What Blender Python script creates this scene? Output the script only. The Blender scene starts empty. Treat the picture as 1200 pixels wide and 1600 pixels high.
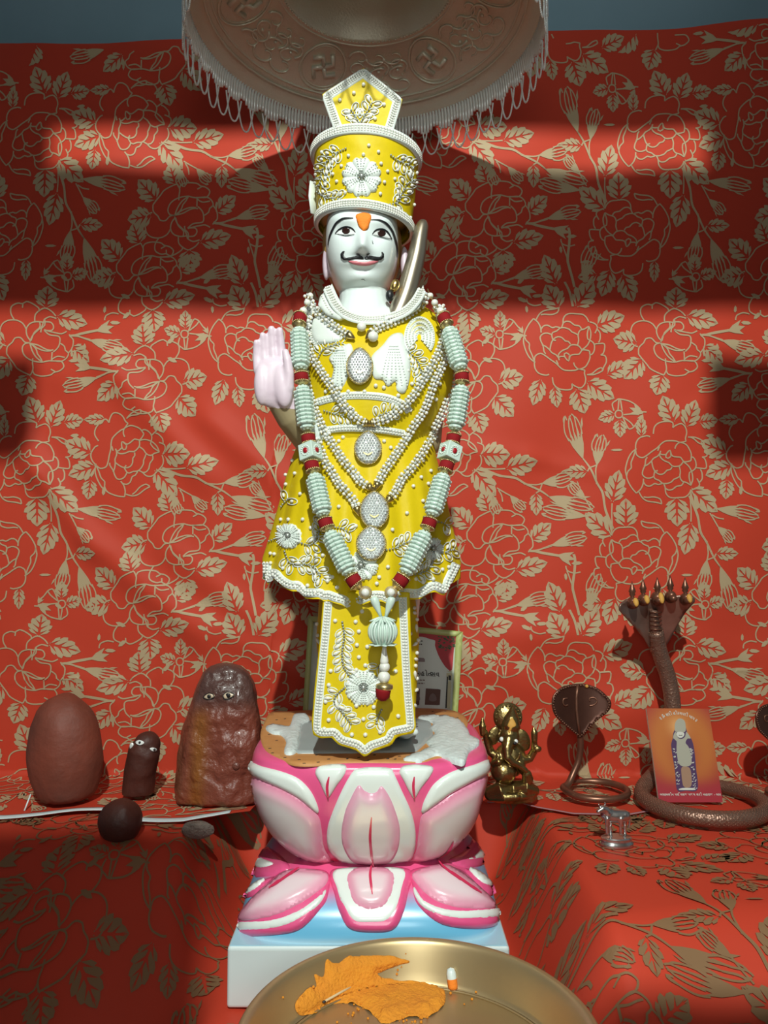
import bpy, bmesh, math, random
from math import sin, cos, pi, radians, sqrt
from mathutils import Vector, Matrix, Quaternion
from mathutils.bvhtree import BVHTree
from mathutils.geometry import delaunay_2d_cdt
import numpy as np
random.seed(4)
SC = bpy.context.scene
COL = SC.collection

# ---------------------------------------------------------------- camera, light, exposure
ZC = 1.25                      # height of the lens above the floor of the room
F = 1180.0                     # focal length in pixels of the 1200 x 1600 frame
PITCH = radians(3.0)
cam = bpy.data.cameras.new('camera'); cam_o = bpy.data.objects.new('camera', cam); COL.objects.link(cam_o)
cam_o.location = (0, 0, ZC); cam_o.rotation_euler = (radians(90) + PITCH, 0, 0)
cam.sensor_width = 36; cam.lens = F * 36 / 1600; cam.clip_start = .02
SC.camera = cam_o
SC.view_settings.view_transform = 'Standard'; SC.view_settings.look = 'None'
SC.view_settings.exposure = 0.0; SC.view_settings.gamma = 1; SC.view_settings.use_curve_mapping = False
w = bpy.data.worlds.new('world'); SC.world = w; w.use_nodes = True
w.node_tree.nodes['Background'].inputs[0].default_value = (.85, .95, 1, 1)
w.node_tree.nodes['Background'].inputs[1].default_value = .13

def lamp(name, loc, target, energy, size, color, size_y=None):
    l = bpy.data.lights.new(name, 'AREA'); l.energy = energy; l.color = color; l.size = size
    if size_y: l.shape = 'RECTANGLE'; l.size_y = size_y
    else: l.shape = 'DISK'
    o = bpy.data.objects.new(name, l); COL.objects.link(o); o.location = loc
    o.rotation_euler = (Vector(target) - Vector(loc)).to_track_quat('-Z', 'Y').to_euler()
    return o
KEY = Vector((-.0, -.8, ZC + 1.55))
lamp('hall_lamp', KEY, (0, 1.2, ZC - .1), 62, .05, (.95, 1, .92))
lamp('front_fill', (.15, -1.1, ZC + .30), (0, 1.1, ZC - .2), 23, 1.5, (.90, 1, .97), .5)  # broad soft fill from the front, its source unseen

# ---------------------------------------------------------------- helpers
def ray(px, py):
    u = (px - 600) / F; v = (800 - py) / F
    return Vector((u, cos(PITCH) - v * sin(PITCH), sin(PITCH) + v * cos(PITCH)))
ORI = Vector((0, 0, ZC))
def P(px, py, Y):
    r = ray(px, py); return ORI + r * (Y / r.y)
def Pz(px, py, z):
    r = ray(px, py); return ORI + r * ((z - ZC) / r.z)
def proj(p):
    d = Vector(p) - ORI
    f = d.y * cos(PITCH) + d.z * sin(PITCH); up = -d.y * sin(PITCH) + d.z * cos(PITCH)
    return 600 + F * d.x / f, 800 - F * up / f
def S(Y): return Y / F
ZL = ZC - .419                 # ledge
ZT = ZC - .268                 # top of the lotus

def smooth(a, b, x):
    t = min(1, max(0, (x - a) / (b - a))); return t * t * (3 - 2 * t)
def lerp(a, b, t): return a + (b - a) * t
def interp(tab, x):
    if x <= tab[0][0]: return tab[0][1]
    for (x0, y0), (x1, y1) in zip(tab, tab[1:]):
        if x <= x1: return lerp(y0, y1, (x - x0) / (x1 - x0 + 1e-9))
    return tab[-1][1]
def spline(pts, step=None, n=None, closed=False):
    """Catmull-Rom through the points, sampled about every step."""
    P_ = [np.array(p, float) for p in pts]; m = len(P_)
    if m == 2 and not closed:
        L = np.linalg.norm(P_[1] - P_[0]); k = max(1, int(L / step)) if step else n
        return [tuple(P_[0] + (P_[1] - P_[0]) * i / k) for i in range(k + 1)]
    out = []
    segs = m if closed else m - 1
    for i in range(segs):
        if closed: a, b, c, d = P_[i - 1], P_[i], P_[(i + 1) % m], P_[(i + 2) % m]
        else: a, b, c, d = P_[max(i - 1, 0)], P_[i], P_[i + 1], P_[min(i + 2, m - 1)]
        k = max(1, int(round(np.linalg.norm(c - b) / step))) if step else n
        for j in range(k):
            t = j / k
            out.append(tuple(.5 * ((2 * b) + (c - a) * t + (2 * a - 5 * b + 4 * c - d) * t * t + (3 * b - a - 3 * c + d) * t ** 3)))
    if not closed: out.append(tuple(P_[-1]))
    return out
def resample(pts, step):
    """even spacing along a polyline"""
    A = [np.array(p, float) for p in pts]; out = [A[0]]; need = step
    for a, b in zip(A, A[1:]):
        L = np.linalg.norm(b - a); pos = 0
        while L - pos >= need:
            pos += need; out.append(a + (b - a) * pos / L); need = step
        need -= L - pos
    return [tuple(o) for o in out]

_M = {}
def mat(name, color, rough=.5, metal=0, bump=None, var=None, sheen=0, coat=0, spec=.5, attr=None, trans=0, alpha=1, sss=0):
    if name in _M: return _M[name]
    m = bpy.data.materials.new(name); m.use_nodes = True; nt = m.node_tree; b = nt.nodes['Principled BSDF']
    b.inputs['Base Color'].default_value = (*color, 1); b.inputs['Roughness'].default_value = rough
    b.inputs['Metallic'].default_value = metal; b.inputs['Specular IOR Level'].default_value = spec
    if sheen: b.inputs['Sheen Weight'].default_value = sheen
    if coat: b.inputs['Coat Weight'].default_value = coat; b.inputs['Coat Roughness'].default_value = .12
    if trans: b.inputs['Transmission Weight'].default_value = trans
    if sss: b.inputs['Subsurface Weight'].default_value = sss; b.inputs['Subsurface Radius'].default_value = (.01, .01, .01); b.inputs['Subsurface Scale'].default_value = .5
    tc = nt.nodes.new('ShaderNodeTexCoord')
    src = None
    if attr:
        a = nt.nodes.new('ShaderNodeAttribute'); a.attribute_name = attr; src = a.outputs['Color']
        nt.links.new(src, b.inputs['Base Color'])
    if var:                                     # (scale, second colour, amount)
        n = nt.nodes.new('ShaderNodeTexNoise'); n.inputs['Scale'].default_value = var[0]; n.inputs['Detail'].default_value = 5
        nt.links.new(tc.outputs['Object'], n.inputs['Vector'])
        r = nt.nodes.new('ShaderNodeValToRGB'); r.color_ramp.elements[0].position = .5 - var[2] / 2; r.color_ramp.elements[1].position = .5 + var[2] / 2
        nt.links.new(n.outputs['Fac'], r.inputs['Fac'])
        mx = nt.nodes.new('ShaderNodeMix'); mx.data_type = 'RGBA'
        nt.links.new(r.outputs['Color'], mx.inputs['Factor'])
        mx.inputs['A'].default_value = (*color, 1); mx.inputs['B'].default_value = (*var[1], 1)
        if src: nt.links.new(src, mx.inputs['A'])
        nt.links.new(mx.outputs['Result'], b.inputs['Base Color'])
    if bump:                                    # (scale, strength, kind)
        kind = bump[2] if len(bump) > 2 else 'noise'
        if kind == 'noise':
            n = nt.nodes.new('ShaderNodeTexNoise'); n.inputs['Scale'].default_value = bump[0]; n.inputs['Detail'].default_value = 6; out = n.outputs['Fac']
        elif kind == 'cells':
            n = nt.nodes.new('ShaderNodeTexVoronoi'); n.inputs['Scale'].default_value = bump[0]; out = n.outputs['Distance']
        nt.links.new(tc.outputs['Object'], n.inputs['Vector'])
        bn = nt.nodes.new('ShaderNodeBump'); bn.inputs['Strength'].default_value = bump[1]; bn.inputs['Distance'].default_value = .004
        nt.links.new(out, bn.inputs['Height']); nt.links.new(bn.outputs['Normal'], b.inputs['Normal'])
    _M[name] = m
    return m

ORG = {}                        # world origin of every thing
class MB:
    """collects shapes in world space and links them as one mesh object"""
    def __init__(s): s.v = []; s.f = []; s.mi = []; s.c = []
    def add(s, v, f, mi=0, col=None):
        o = len(s.v); s.v += [tuple(x) for x in v]
        s.f += [tuple(i + o for i in q) for q in f]; s.mi += [mi] * len(f)
        if col is None: col = [(1, 1, 1)] * len(v)
        elif not isinstance(col, list): col = [col] * len(v)
        s.c += col
        return s
    def mesh(s, name, mats, org=(0, 0, 0), sm=True, colors=False):
        me = bpy.data.meshes.new(name)
        ox, oy, oz = org
        me.from_pydata([(x - ox, y - oy, z - oz) for x, y, z in s.v], [], s.f)
        for m in mats: me.materials.append(m)
        me.polygons.foreach_set('material_index', s.mi)
        me.polygons.foreach_set('use_smooth', [sm] * len(s.f))
        if colors:
            a = me.color_attributes.new('Col', 'FLOAT_COLOR', 'POINT')
            a.data.foreach_set('color', [k for c in s.c for k in (c[0], c[1], c[2], 1)])
        me.update(); return me
    def build(s, name, mats, parent=None, org=None, sm=True, colors=False, auto=None):
        if not isinstance(mats, (list, tuple)): mats = [mats]
        if parent is not None: org = ORG[parent.name]
        elif org is None:
            a = np.array(s.v); org = ((a[:, 0].min() + a[:, 0].max()) / 2, (a[:, 1].min() + a[:, 1].max()) / 2, a[:, 2].min())
        o = bpy.data.objects.new(name, s.mesh(name, mats, org, sm, colors)); COL.objects.link(o)
        ORG[o.name] = tuple(org)
        if parent is not None: o.parent = parent
        else: o.location = org
        if auto: sharp(o.data, auto)
        return o
    def bvh(s): return BVHTree.FromPolygons([Vector(x) for x in s.v], s.f)
def flat_faces(o, mi):
    idx = np.zeros(len(o.data.polygons), dtype=np.int32); o.data.polygons.foreach_get('material_index', idx)
    o.data.polygons.foreach_set('use_smooth', (idx != mi)); o.data.update()
def sharp(me, deg):
    bm = bmesh.new(); bm.from_mesh(me)
    for e in bm.edges:
        if len(e.link_faces) == 2 and e.calc_face_angle(0) > radians(deg): e.smooth = False
    bm.to_mesh(me); bm.free()
def empty(name, loc, label=None, cat=None, group=None):
    o = bpy.data.objects.new(name, None); COL.objects.link(o); o.location = loc; o.empty_display_size = .02
    ORG[o.name] = tuple(loc)
    if label: tag(o, label, cat, group)
    return o
def tag(o, label=None, cat=None, group=None, kind=None):
    if label: o['label'] = label
    if cat: o['category'] = cat
    if group: o['group'] = group
    if kind: o['kind'] = kind
    return o

# ---- solids, each returning (verts, faces)
def _ico(sub):
    bm = bmesh.new(); bmesh.ops.create_icosphere(bm, subdivisions=sub, radius=1)
    r = ([tuple(v.co) for v in bm.verts], [tuple(v.index for v in f.verts) for f in bm.faces]); bm.free(); return r
ICO = {k: _ico(k) for k in (1, 2, 3, 4)}
def ball(c, r, sub=2):
    v, f = ICO[sub]; cx, cy, cz = c
    if not isinstance(r, (tuple, list)): r = (r, r, r)
    return [(cx + x * r[0], cy + y * r[1], cz + z * r[2]) for x, y, z in v], f
def ellipsoid(c, r, rot=None, sub=3):
    v, f = ICO[sub]; M_ = rot or Matrix.Identity(3); c = Vector(c)
    return [c + M_ @ Vector((x * r[0], y * r[1], z * r[2])) for x, y, z in v], f
def frames(pts):
    T = []
    for i in range(len(pts)):
        a = pts[max(i - 1, 0)]; b = pts[min(i + 1, len(pts) - 1)]
        t = (Vector(b) - Vector(a)); T.append(t.normalized() if t.length > 1e-9 else Vector((0, 0, 1)))
    n = T[0].orthogonal().normalized(); out = []
    for i, t in enumerate(T):
        if i: n = (T[i - 1].rotation_difference(t)) @ n
        n = (n - t * n.dot(t)).normalized(); out.append((t, n, t.cross(n)))
    return out
def tube(pts, r, n=8, closed=False, caps=True, flat=1.0):
    pts = [Vector(p) for p in pts]; rr = r if isinstance(r, (list, tuple)) else [r] * len(pts)
    fr = frames(pts); v = []; f = []
    for p, (t, a, b), q in zip(pts, fr, rr):
        for k in range(n):
            an = 2 * pi * k / n; v.append(p + a * cos(an) * q + b * sin(an) * q * flat)
    m = len(pts)
    for i in range(m if closed else m - 1):
        j = (i + 1) % m
        for k in range(n): f.append((i * n + k, i * n + (k + 1) % n, j * n + (k + 1) % n, j * n + k))
    if caps and not closed:
        f.append(tuple(range(n))[::-1]); f.append(tuple((m - 1) * n + k for k in range(n)))
    return v, f
def limb(mb, pts, r, n=12):
    mb.add(*tube(pts, r, n)); mb.add(*ball(pts[0], r[0], 3)); mb.add(*ball(pts[-1], r[-1], 3))
def lathe(c, prof, n=32, axis=Vector((0, 0, 1)), close=False):
    """prof: (radius, height) pairs"""
    q = Vector((0, 0, 1)).rotation_difference(Vector(axis).normalized()); c = Vector(c); v = []; f = []
    for r, h in prof:
        for k in range(n): v.append(c + q @ Vector((r * cos(2 * pi * k / n), r * sin(2 * pi * k / n), h)))
    for i in range(len(prof) - 1):
        for k in range(n): f.append((i * n + k, i * n + (k + 1) % n, (i + 1) * n + (k + 1) % n, (i + 1) * n + k))
    if close:
        f.append(tuple(range(n))[::-1]); f.append(tuple((len(prof) - 1) * n + k for k in range(n)))
    return v, f
def box(a, b):
    (x0, y0, z0), (x1, y1, z1) = a, b
    v = [(x, y, z) for z in (z0, z1) for y in (y0, y1) for x in (x0, x1)]
    return v, [(0, 2, 3, 1), (4, 5, 7, 6), (0, 1, 5, 4), (2, 6, 7, 3), (0, 4, 6, 2), (1, 3, 7, 5)]
def fuse(mb, voxel, it=4):
    """one continuous skin over overlapping closed solids"""
    me = mb.mesh('tmp', []); o = bpy.data.objects.new('tmp', me); COL.objects.link(o)
    m = o.modifiers.new('r', 'REMESH'); m.mode = 'VOXEL'; m.voxel_size = voxel
    if it:
        s = o.modifiers.new('s', 'SMOOTH'); s.iterations = it; s.factor = .5
    r = bpy.data.meshes.new_from_object(o.evaluated_get(bpy.context.evaluated_depsgraph_get()))
    out = MB(); out.v = [tuple(v.co) for v in r.vertices]; out.f = [tuple(p.vertices) for p in r.polygons]
    out.mi = [0] * len(out.f); out.c = [(1, 1, 1)] * len(out.v)
    bpy.data.objects.remove(o); bpy.data.meshes.remove(me); bpy.data.meshes.remove(r)
    return out

# ---- laying things on surfaces
def onto(bvh, Yfall=1.05, cling=True):
    def pl(px, py):
        r = ray(px, py).normalized(); h, n, i, d = bvh.ray_cast(ORI, r)
        if h is None:                           # just outside the outline: cling to the nearest skin
            if not cling: return P(px, py, Yfall), Vector((0, -1, 0))
            best = None
            for k in range(25):
                q = P(px, py, Yfall - .08 + .01 * k); l, n, i, d = bvh.find_nearest(q)
                if best is None or d < best[0]: best = (d, l, n)
            return best[1], best[2]
        if n.dot(r) > 0: n = -n
        return h, n
    return pl
def on_plane(p0, nrm):
    nrm = Vector(nrm).normalized(); p0 = Vector(p0)
    def pl(px, py):
        r = ray(px, py); t = (p0 - ORI).dot(nrm) / r.dot(nrm); p = ORI + r * t
        return p, (nrm if nrm.dot(r) < 0 else -nrm)
    return pl
def inside(poly, x, y):
    c = False; j = len(poly) - 1
    for i in range(len(poly)):
        xi, yi = poly[i]; xj, yj = poly[j]
        if (yi > y) != (yj > y) and x < (xj - xi) * (y - yi) / (yj - yi) + xi: c = not c
        j = i
    return c
def edge_dist(poly, pts):
    A = np.array(poly); B = np.roll(A, -1, 0); Q = np.array(pts)[:, None, :]
    d = B - A; t = np.clip(((Q - A) * d).sum(2) / ((d * d).sum(1) + 1e-12), 0, 1)
    return np.sqrt((((A + t[..., None] * d) - Q) ** 2).sum(2).min(1))
def tri2d(poly, step):
    b = [p for i, p in enumerate(poly) if i == 0 or (abs(p[0] - poly[i - 1][0]) + abs(p[1] - poly[i - 1][1])) > 1e-6]
    x0 = min(p[0] for p in b); x1 = max(p[0] for p in b); y0 = min(p[1] for p in b); y1 = max(p[1] for p in b)
    ins = []
    y = y0 + step * .5; row = 0
    while y < y1:
        x = x0 + step * (.5 + .5 * (row % 2))
        while x < x1:
            if inside(b, x, y): ins.append((x, y))
            x += step
        y += step * .87; row += 1
    if ins:
        d = edge_dist(b, ins); ins = [p for p, q in zip(ins, d) if q > step * .45]
    vs = [Vector(p) for p in b + ins]
    r = delaunay_2d_cdt(vs, [], [list(range(len(b)))], 1, 1e-6)
    return [tuple(v) for v in r[0]], [tuple(f) for f in r[2]], len(b)
def patch(mb, poly, place, h=lambda d: .0006, col=None, step=4, close=True, mi=0, skirt=.002, curve=True, solid=0):
    """a thin relief of the px outline laid on a surface; h(distance to the edge in px) lifts it"""
    pb = spline(poly, step=step, closed=True) if curve else resample(list(poly) + [poly[0]], step)[:-1] if not curve == 'raw' else list(poly)
    v2, f, nb = tri2d(pb, step)
    d = edge_dist(pb, v2); v = []; cs = []; back = []
    for (x, y), q in zip(v2, d):
        p, n = place(x, y); v.append(p + n * h(q)); back.append(p - n * solid)
        cs.append(col(x, y, q) if callable(col) else (col or (1, 1, 1)))
    ff = []
    for t in f:
        a, b_, c = (Vector(v[i]) for i in t[:3])
        ff.append(t if (b_ - a).cross(c - a).dot(a - ORI) < 0 else t[::-1])
    cnt = {}
    for t in ff:
        for i in range(len(t)): cnt[(t[i], t[(i + 1) % len(t)])] = 1
    brd = [(a, b) for (a, b) in cnt if (b, a) not in cnt]
    o = len(v)
    if solid:
        v += back; cs += cs[:]; k = o
        ff += [tuple(i + k for i in t[::-1]) for t in ff[:]]
        ff += [(b, a, a + k, b + k) for a, b in brd]
    elif skirt:
        mp = {}
        for a, b in brd:
            for i in (a, b):
                if i not in mp:
                    x, y = v2[i]; p, n = place(x, y); mp[i] = len(v); v.append(p - n * skirt); cs.append(cs[i])
        ff += [(b, a, mp[a], mp[b]) for a, b in brd]
    mb.add(v, ff, mi, cs)
def cv(crop, pts):
    x0, y0, s = crop; return [(x0 + x / s, y0 + y / s) for x, y in pts]
def ribbon2(pts, wd, taper=False):
    """flat ribbon outline quads in 2-D: returns verts, faces"""
    n = len(pts); v = []; f = []
    for i, (x, y) in enumerate(pts):
        a = pts[max(i - 1, 0)]; b = pts[min(i + 1, n - 1)]; dx, dy = b[0] - a[0], b[1] - a[1]; L = math.hypot(dx, dy) + 1e-9
        k = wd / 2 * (min(1, .35 + 2.2 * min(i, n - 1 - i) / n) if taper else 1)
        v += [(x - dy / L * k, y + dx / L * k), (x + dy / L * k, y - dx / L * k)]
        if i: f.append((2 * i - 2, 2 * i - 1, 2 * i + 1, 2 * i))
    return v, f
def lay_line(mb, pts, wd, place, off=.0006, step=2.5, taper=True, mi=0, col=None):
    q = spline(pts, step=step); v, f = ribbon2(q, wd, taper)
    w3 = []
    for x, y in v: p, n = place(x, y); w3.append(p + n * off)
    fl = []
    for t in f:
        a, b, c = (w3[i] for i in t[:3]); fl.append(t if (b - a).cross(c - a).dot(a - ORI) < 0 else t[::-1])
    mb.add(w3, fl, mi, col)
# ---------------------------------------------------------------- the room
def structure(name, mb, m, sm=False): return tag(mb.build(name, m, sm=sm), kind='structure')
YB = 1.42                                              # plane of the hanging cloth
m_wall = mat('blue_grey_plaster', (.24, .36, .43), .85, bump=(40, .15), var=(3, (.17, .28, .33), .5))
structure('wall_back', MB().add(*box((-1.6, 1.47, 0), (1.6, 1.59, 2.9))), m_wall)
m_stone = mat('rough_plaster', (.45, .43, .40), .9)
structure('floor', MB().add(*box((-2.2, -2.2, -.08), (2.2, 1.59, 0))), m_stone)
# unseen front of the niche, shaped to cast the cloth's bands: posts with added blocks and two lintels with a slit between them, above and beside the lens
structure('trim_1', MB().add(*box((-1.3, .35, ZC + .985), (1.3, .39, ZC + 1.116))), m_stone)
structure('trim_2', MB().add(*box((-1.3, .35, ZC + 1.168), (1.3, .39, ZC + 1.75))), m_stone)
st = MB(); st.add(*box((-1.3, .35, 0), (-.44, .39, ZC + .985))); st.add(*box((-1.3, .35, ZC + 1.116), (-.345, .39, ZC + 1.168))); st.add(*box((-.46, .35, ZC + .835), (-.355, .39, ZC + .916)))
structure('trim_3', st, m_stone)
st = MB(); st.add(*box((.45, .35, 0), (1.3, .39, ZC + .985))); st.add(*box((.333, .35, ZC + 1.116), (1.3, .39, ZC + 1.168))); st.add(*box((.33, .35, ZC + .832), (.46, .39, ZC + .918)))
structure('trim_4', st, m_stone)
# unseen panels added either side of the lens to shade the lower cloth
structure('shade_panel_left', MB().add(*box((-.50, .0, ZC - 1.2), (-.105, .02, ZC + .73))), m_stone)
structure('shade_panel_right', MB().add(*box((.115, .0, ZC - 1.2), (.50, .02, ZC + .53))), m_stone)

# ---------------------------------------------------------------- printed cloth pattern (in photo px, repeat 508 x 512)
TW, TH = 508.0, 512.0
A_C = (515, 710, 6.0)
A_LINES = [
 [(300,400),(320,360),(360,330),(420,325),(480,322),(520,335),(545,370),(550,420),(565,455)],
 [(370,470),(390,440),(440,430),(460,415),(480,400),(520,395),(550,415)],
 [(410,520),(440,505),(465,495),(490,470),(540,455),(580,460),(610,485),(650,500),(660,520),(650,570)],
 [(300,440),(340,465),(385,480),(405,520),(400,570),(410,615)],
 [(300,440),(280,500),(290,570),(310,560),(315,510),(300,450)],
 [(290,570),(310,610),(340,640),(370,660)],
 [(290,570),(260,590),(245,620),(250,670),(270,700),(295,710)],
 [(370,660),(400,625),(440,615),(480,620),(510,650),(550,665),(585,690),(600,720),(590,760)],
 [(295,670),(340,660),(370,665),(395,700),(440,705),(480,715),(495,760)],
 [(295,670),(290,730),(310,780),(340,820),(400,840),(440,810),(450,780)],
 [(490,710),(520,690),(540,700),(535,730),(500,765),(490,715)],
 [(540,725),(580,725),(600,735)],
 [(480,610),(500,585),(530,580),(560,550),(600,540),(640,560),(665,600),(680,665)],
 [(620,575),(650,570)],
 [(600,735),(620,710),(660,690),(680,665),(720,630),(755,615)],
 [(660,520),(700,505),(740,510),(770,540),(760,590),(745,620),(735,680),(720,700)],
 [(580,455),(620,445),(650,455),(700,430),(740,440),(760,470)],
 [(480,855),(545,850),(590,820),(620,790),(680,750),(720,720),(770,695),(820,720),(830,770)],
 [(600,800),(620,760)],
 [(760,500),(765,450),(790,400),(830,365)],
 [(830,365),(870,410),(905,470),(920,520),(905,570),(875,600),(875,650),(850,710),(830,770)],
 [(920,520),(930,580),(915,650),(890,710),(860,750),(820,780)],
 [(585,265),(640,280),(720,290),(770,320),(805,375)],
 [(585,265),(600,310),(660,330),(720,325),(760,330)],
 [(290,400),(240,415),(215,450),(240,505)], [(215,470),(190,500),(190,560),(205,590)],
 [(245,605),(200,600),(150,600),(145,640),(160,690),(185,705)],
 [(185,705),(140,715),(130,770),(160,825),(165,850)],
 [(165,850),(175,825),(220,840),(270,880),(310,890)], [(165,850),(210,875),(260,890),(320,890)],
 [(340,850),(400,840),(430,850),(480,855)],
 [(340,850),(346,879),(333,931),(346,983),(385,1015),(443,996),(469,976)],
 [(469,976),(469,1022),(521,1035),(599,1022),(645,983),(658,918)],
 [(830,770),(825,830),(790,880),(720,900),(690,890)],
 ]
A_TWIG = [
 [(310,340),(305,200),(310,100)], [(322,340),(262,190),(243,120),(227,0),(175,-92),(110,-235),(45,-326)],
 [(310,340),(250,190),(235,120),(217,0),(168,-92),(104,-235),(45,-326)],
 [(110,-235),(165,-255),(175,-261)], [(104,-235),(84,-198)], [(168,-80),(160,-200),(175,-261)],
 [(300,400),(230,270),(190,225)],[(0,205),(60,222),(130,200)],
 [(130,180),(100,130),(58,51)],[(0,125),(60,135),(110,165)],
]
A_LEAVES = [((440,325),(440,55),115),((305,410),(55,190),105),((310,90),(382,-209),98),((84,-198),(-131,-198),65),
 ((205,1030),(20,1055),72),((335,985),(245,1235),92),((457,1025),(560,1275),104),((772,892),(768,1095),52)]
A_BUDS = [((45,-326),(-91,-729),85),((175,-261),(214,-547),70),((58,220),(-345,168),70),((58,51),(-85,-79),52)]
A_CHIPS = [((950,770),(1065,770),14),((60,910),(145,905),20)]
A1_C = (940, 1040, 4.615)
A1_LINES = [[(1000,550),(985,480),(965,400),(955,340),(970,230),(975,150),(965,110)],[(1008,548),(994,480),(974,400),(964,340),(979,230),(984,150),(975,110)],
 [(985,690),(965,590),(930,510)],[(993,690),(973,590),(938,510)],[(1075,510),(1075,480)],[(955,330),(935,270),(920,230)]]
A1_LEAVES = [((870,525),(785,308),78),((885,705),(792,528),85),((1015,692),(1148,512),85),((1165,832),(1378,752),80),((745,1215),(685,1402),62),((845,1270),(866,1418),48),((1015,1280),(1070,1458),85),((1090,1230),(1290,1352),78),((1240,1180),(1412,1095),62)]
A1_BUDS = [((1075,500),(1138,245),58)]
B_C = (445, 280, 5.714)
B_LINES = [
 [(240,180),(245,240),(290,285),(310,320),(360,325),(400,285),(445,280)],
 [(240,180),(270,140),(310,90),(340,50),(400,15),(460,-10)],
 [(460,-10),(485,40),(480,100),(480,140)],
 [(483,38),(495,1),(557,-18),(644,-11),(681,13),(730,26),(768,63),(743,112),(693,118),(640,118)],
 [(650,42),(690,20)],
 [(445,280),(400,270),(380,230),(400,170),(450,130),(510,110),(570,105)],
 [(445,280),(470,210),(510,150),(570,105)],[(445,280),(500,230),(520,180),(545,150),(570,105)],
 [(570,105),(640,120),(740,115),(790,150),(800,190),(770,215),(760,250),(720,280)],
 [(650,125),(650,200)],[(650,130),(700,160),(770,150)],
 [(455,275),(520,260),(590,225),(640,215),(660,220)],[(470,265),(510,235),(580,210),(640,210)],
 [(660,200),(700,240),(715,290),(705,340),(620,355),(570,395)],
 [(445,290),(470,350),(520,400),(550,430),(570,490)],
 [(450,300),(420,340),(410,400),(440,450),(500,470),(560,465)],
 [(455,300),(480,370),(530,420),(530,465)],
 [(570,395),(640,395),(655,430),(630,465),(580,470)],
 [(540,375),(545,410),(575,440),(575,490)],[(570,400),(620,385),(690,370),(730,365),(775,385)],
 [(570,490),(620,515),(680,500)],[(800,190),(835,240),(840,310),(810,340),(800,360)],
 [(235,250),(190,270),(170,330),(185,430),(240,475),(320,480),(380,450),(410,400)],
 [(300,485),(270,540),(275,600),(330,630),(375,625),(410,645),(460,630),(520,590),(525,560)],
 [(375,590),(378,625)],[(485,475),(490,530),(530,570),(580,590),(640,560),(675,520)],
 [(810,345),(880,340),(940,320),(1020,290)],[(810,350),(860,352),(920,330),(1010,303)],
 [(840,345),(920,358),(1000,372),(1075,385)],[(850,352),(920,370),(1000,384),(1070,395)],
 [(1130,480),(1140,520),(1200,545),(1260,535)],
]
B_LEAVES = [((585,590),(605,785),105),((685,520),(968,450),88),((828,252),(1008,100),80),((446,-5),(384,-190),95),
 ((272,137),(100,-40),98),((228,280),(8,318),95)]
B_BUDS = [((1010,298),(1315,205),62)]
B_CALYX = [((1065,385),(1220,430),70)]
B_CHIPS = [((720,885),(785,830),22),((720,1010),(810,1050),22),((1180,460),(1280,455),20),((1125,545),(1130,610),16)]
C_C = (445, 885, 4.615)
C_LINES = [
 [(418,885),(425,865),(445,858),(465,865),(472,885),(465,905),(445,912),(425,905),(418,885)],
 [(470,870),(500,800),(520,775),(550,790)],[(480,860),(530,820),(550,790)],[(550,790),(580,830),(600,850)],
 [(480,880),(540,885),(590,880)],[(470,910),(460,990)],[(440,915),(450,1000)],
 [(410,910),(400,960),(430,985),(450,995),(520,980),(570,950),(600,920)],[(610,900),(645,898)]]
C_LEAVES = [((450,845),(450,715),48),((415,885),(295,850),46)]
C_CALYX = [((620,890),(520,930),45),((618,880),(590,830),26)]

def serr(b, t, hw):
    """outline of one serrated leaf with a bare mid-rib and side veins: two blades"""
    bx, by = b; tx, ty = t; L = math.hypot(tx - bx, ty - by); ux, uy = (tx - bx) / L, (ty - by) / L
    prof = lambda s: hw * (sin(pi * min(1, s) ** .78) ** .8) * (1 if s > 0 else 0)
    polys = []
    for sg in (1, -1):
        lob = 4; out = []
        for k in range(lob):
            s0 = .02 + k * .98 / lob; s1 = .02 + (k + 1) * .98 / lob
            out.append((s0 + .02, prof(s0) * (.80 if k else .3)))
            out.append((lerp(s0, s1, .5), prof(lerp(s0, s1, .5)) * 1.0))
            out.append((s1 + .005, prof(lerp(s0, s1, .86)) * 1.08 if k < lob - 1 else 0.0))
        inn = []
        for k in range(lob - 1, -1, -1):
            s0 = .05 + k * .9 / lob; g = .125 * hw * (1.15 - s0)
            inn.append((s0 + .9 / lob * .62, g * .7))
            ws = s0 + .9 / lob * .30
            wl = prof(ws + .16) * .72
            inn += [(ws + .045, g), (min(.97, ws + .19), wl), (ws - .045, g * 1.2)]
        pts = out + inn + [(0.0, .12 * hw)]
        q = []
        for s, o in pts:
            q.append((bx + ux * L * s - uy * o * sg, by + uy * L * s + ux * o * sg))
        polys.append(q)
    return polys
def bud(b, t, hw):
    bx, by = b; tx, ty = t; L = math.hypot(tx - bx, ty - by); ux, uy = (tx - bx) / L, (ty - by) / L
    T = lambda s, o: (bx + ux * L * s - uy * o * hw, by + uy * L * s + ux * o * hw)
    polys = [[T(*p) for p in [(0,-.08),(.14,-.35),(.3,-.62),(.55,-.85),(.42,-.5),(.62,-.35),(.40,-.18),(.70,.02),(.42,.18),(.66,.42),(.44,.5),(.6,.88),(.3,.66),(.14,.4),(0,.08)]]]
    polys += [[T(*p) for p in [(.62,1.0),(.76,1.12),(.86,1.45),(.70,1.28)]]]
    lines = [[T(*p) for p in q] for q in ([(.45,-.8),(.65,-.95),(.85,-.72),(1,-.35)],[(.5,-.45),(.75,-.3),(.9,-.05),(.98,.3)],[(.5,.5),(.72,.5),(.92,.62),(1,.4)],[(.5,.85),(.7,.95),(.88,.8),(.93,.6)],[(.62,.02),(.8,.15),(.97,.1)],[(.85,-.72),(.95,-.62),(1,-.35),(.9,-.3)])]
    return polys, lines
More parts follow.
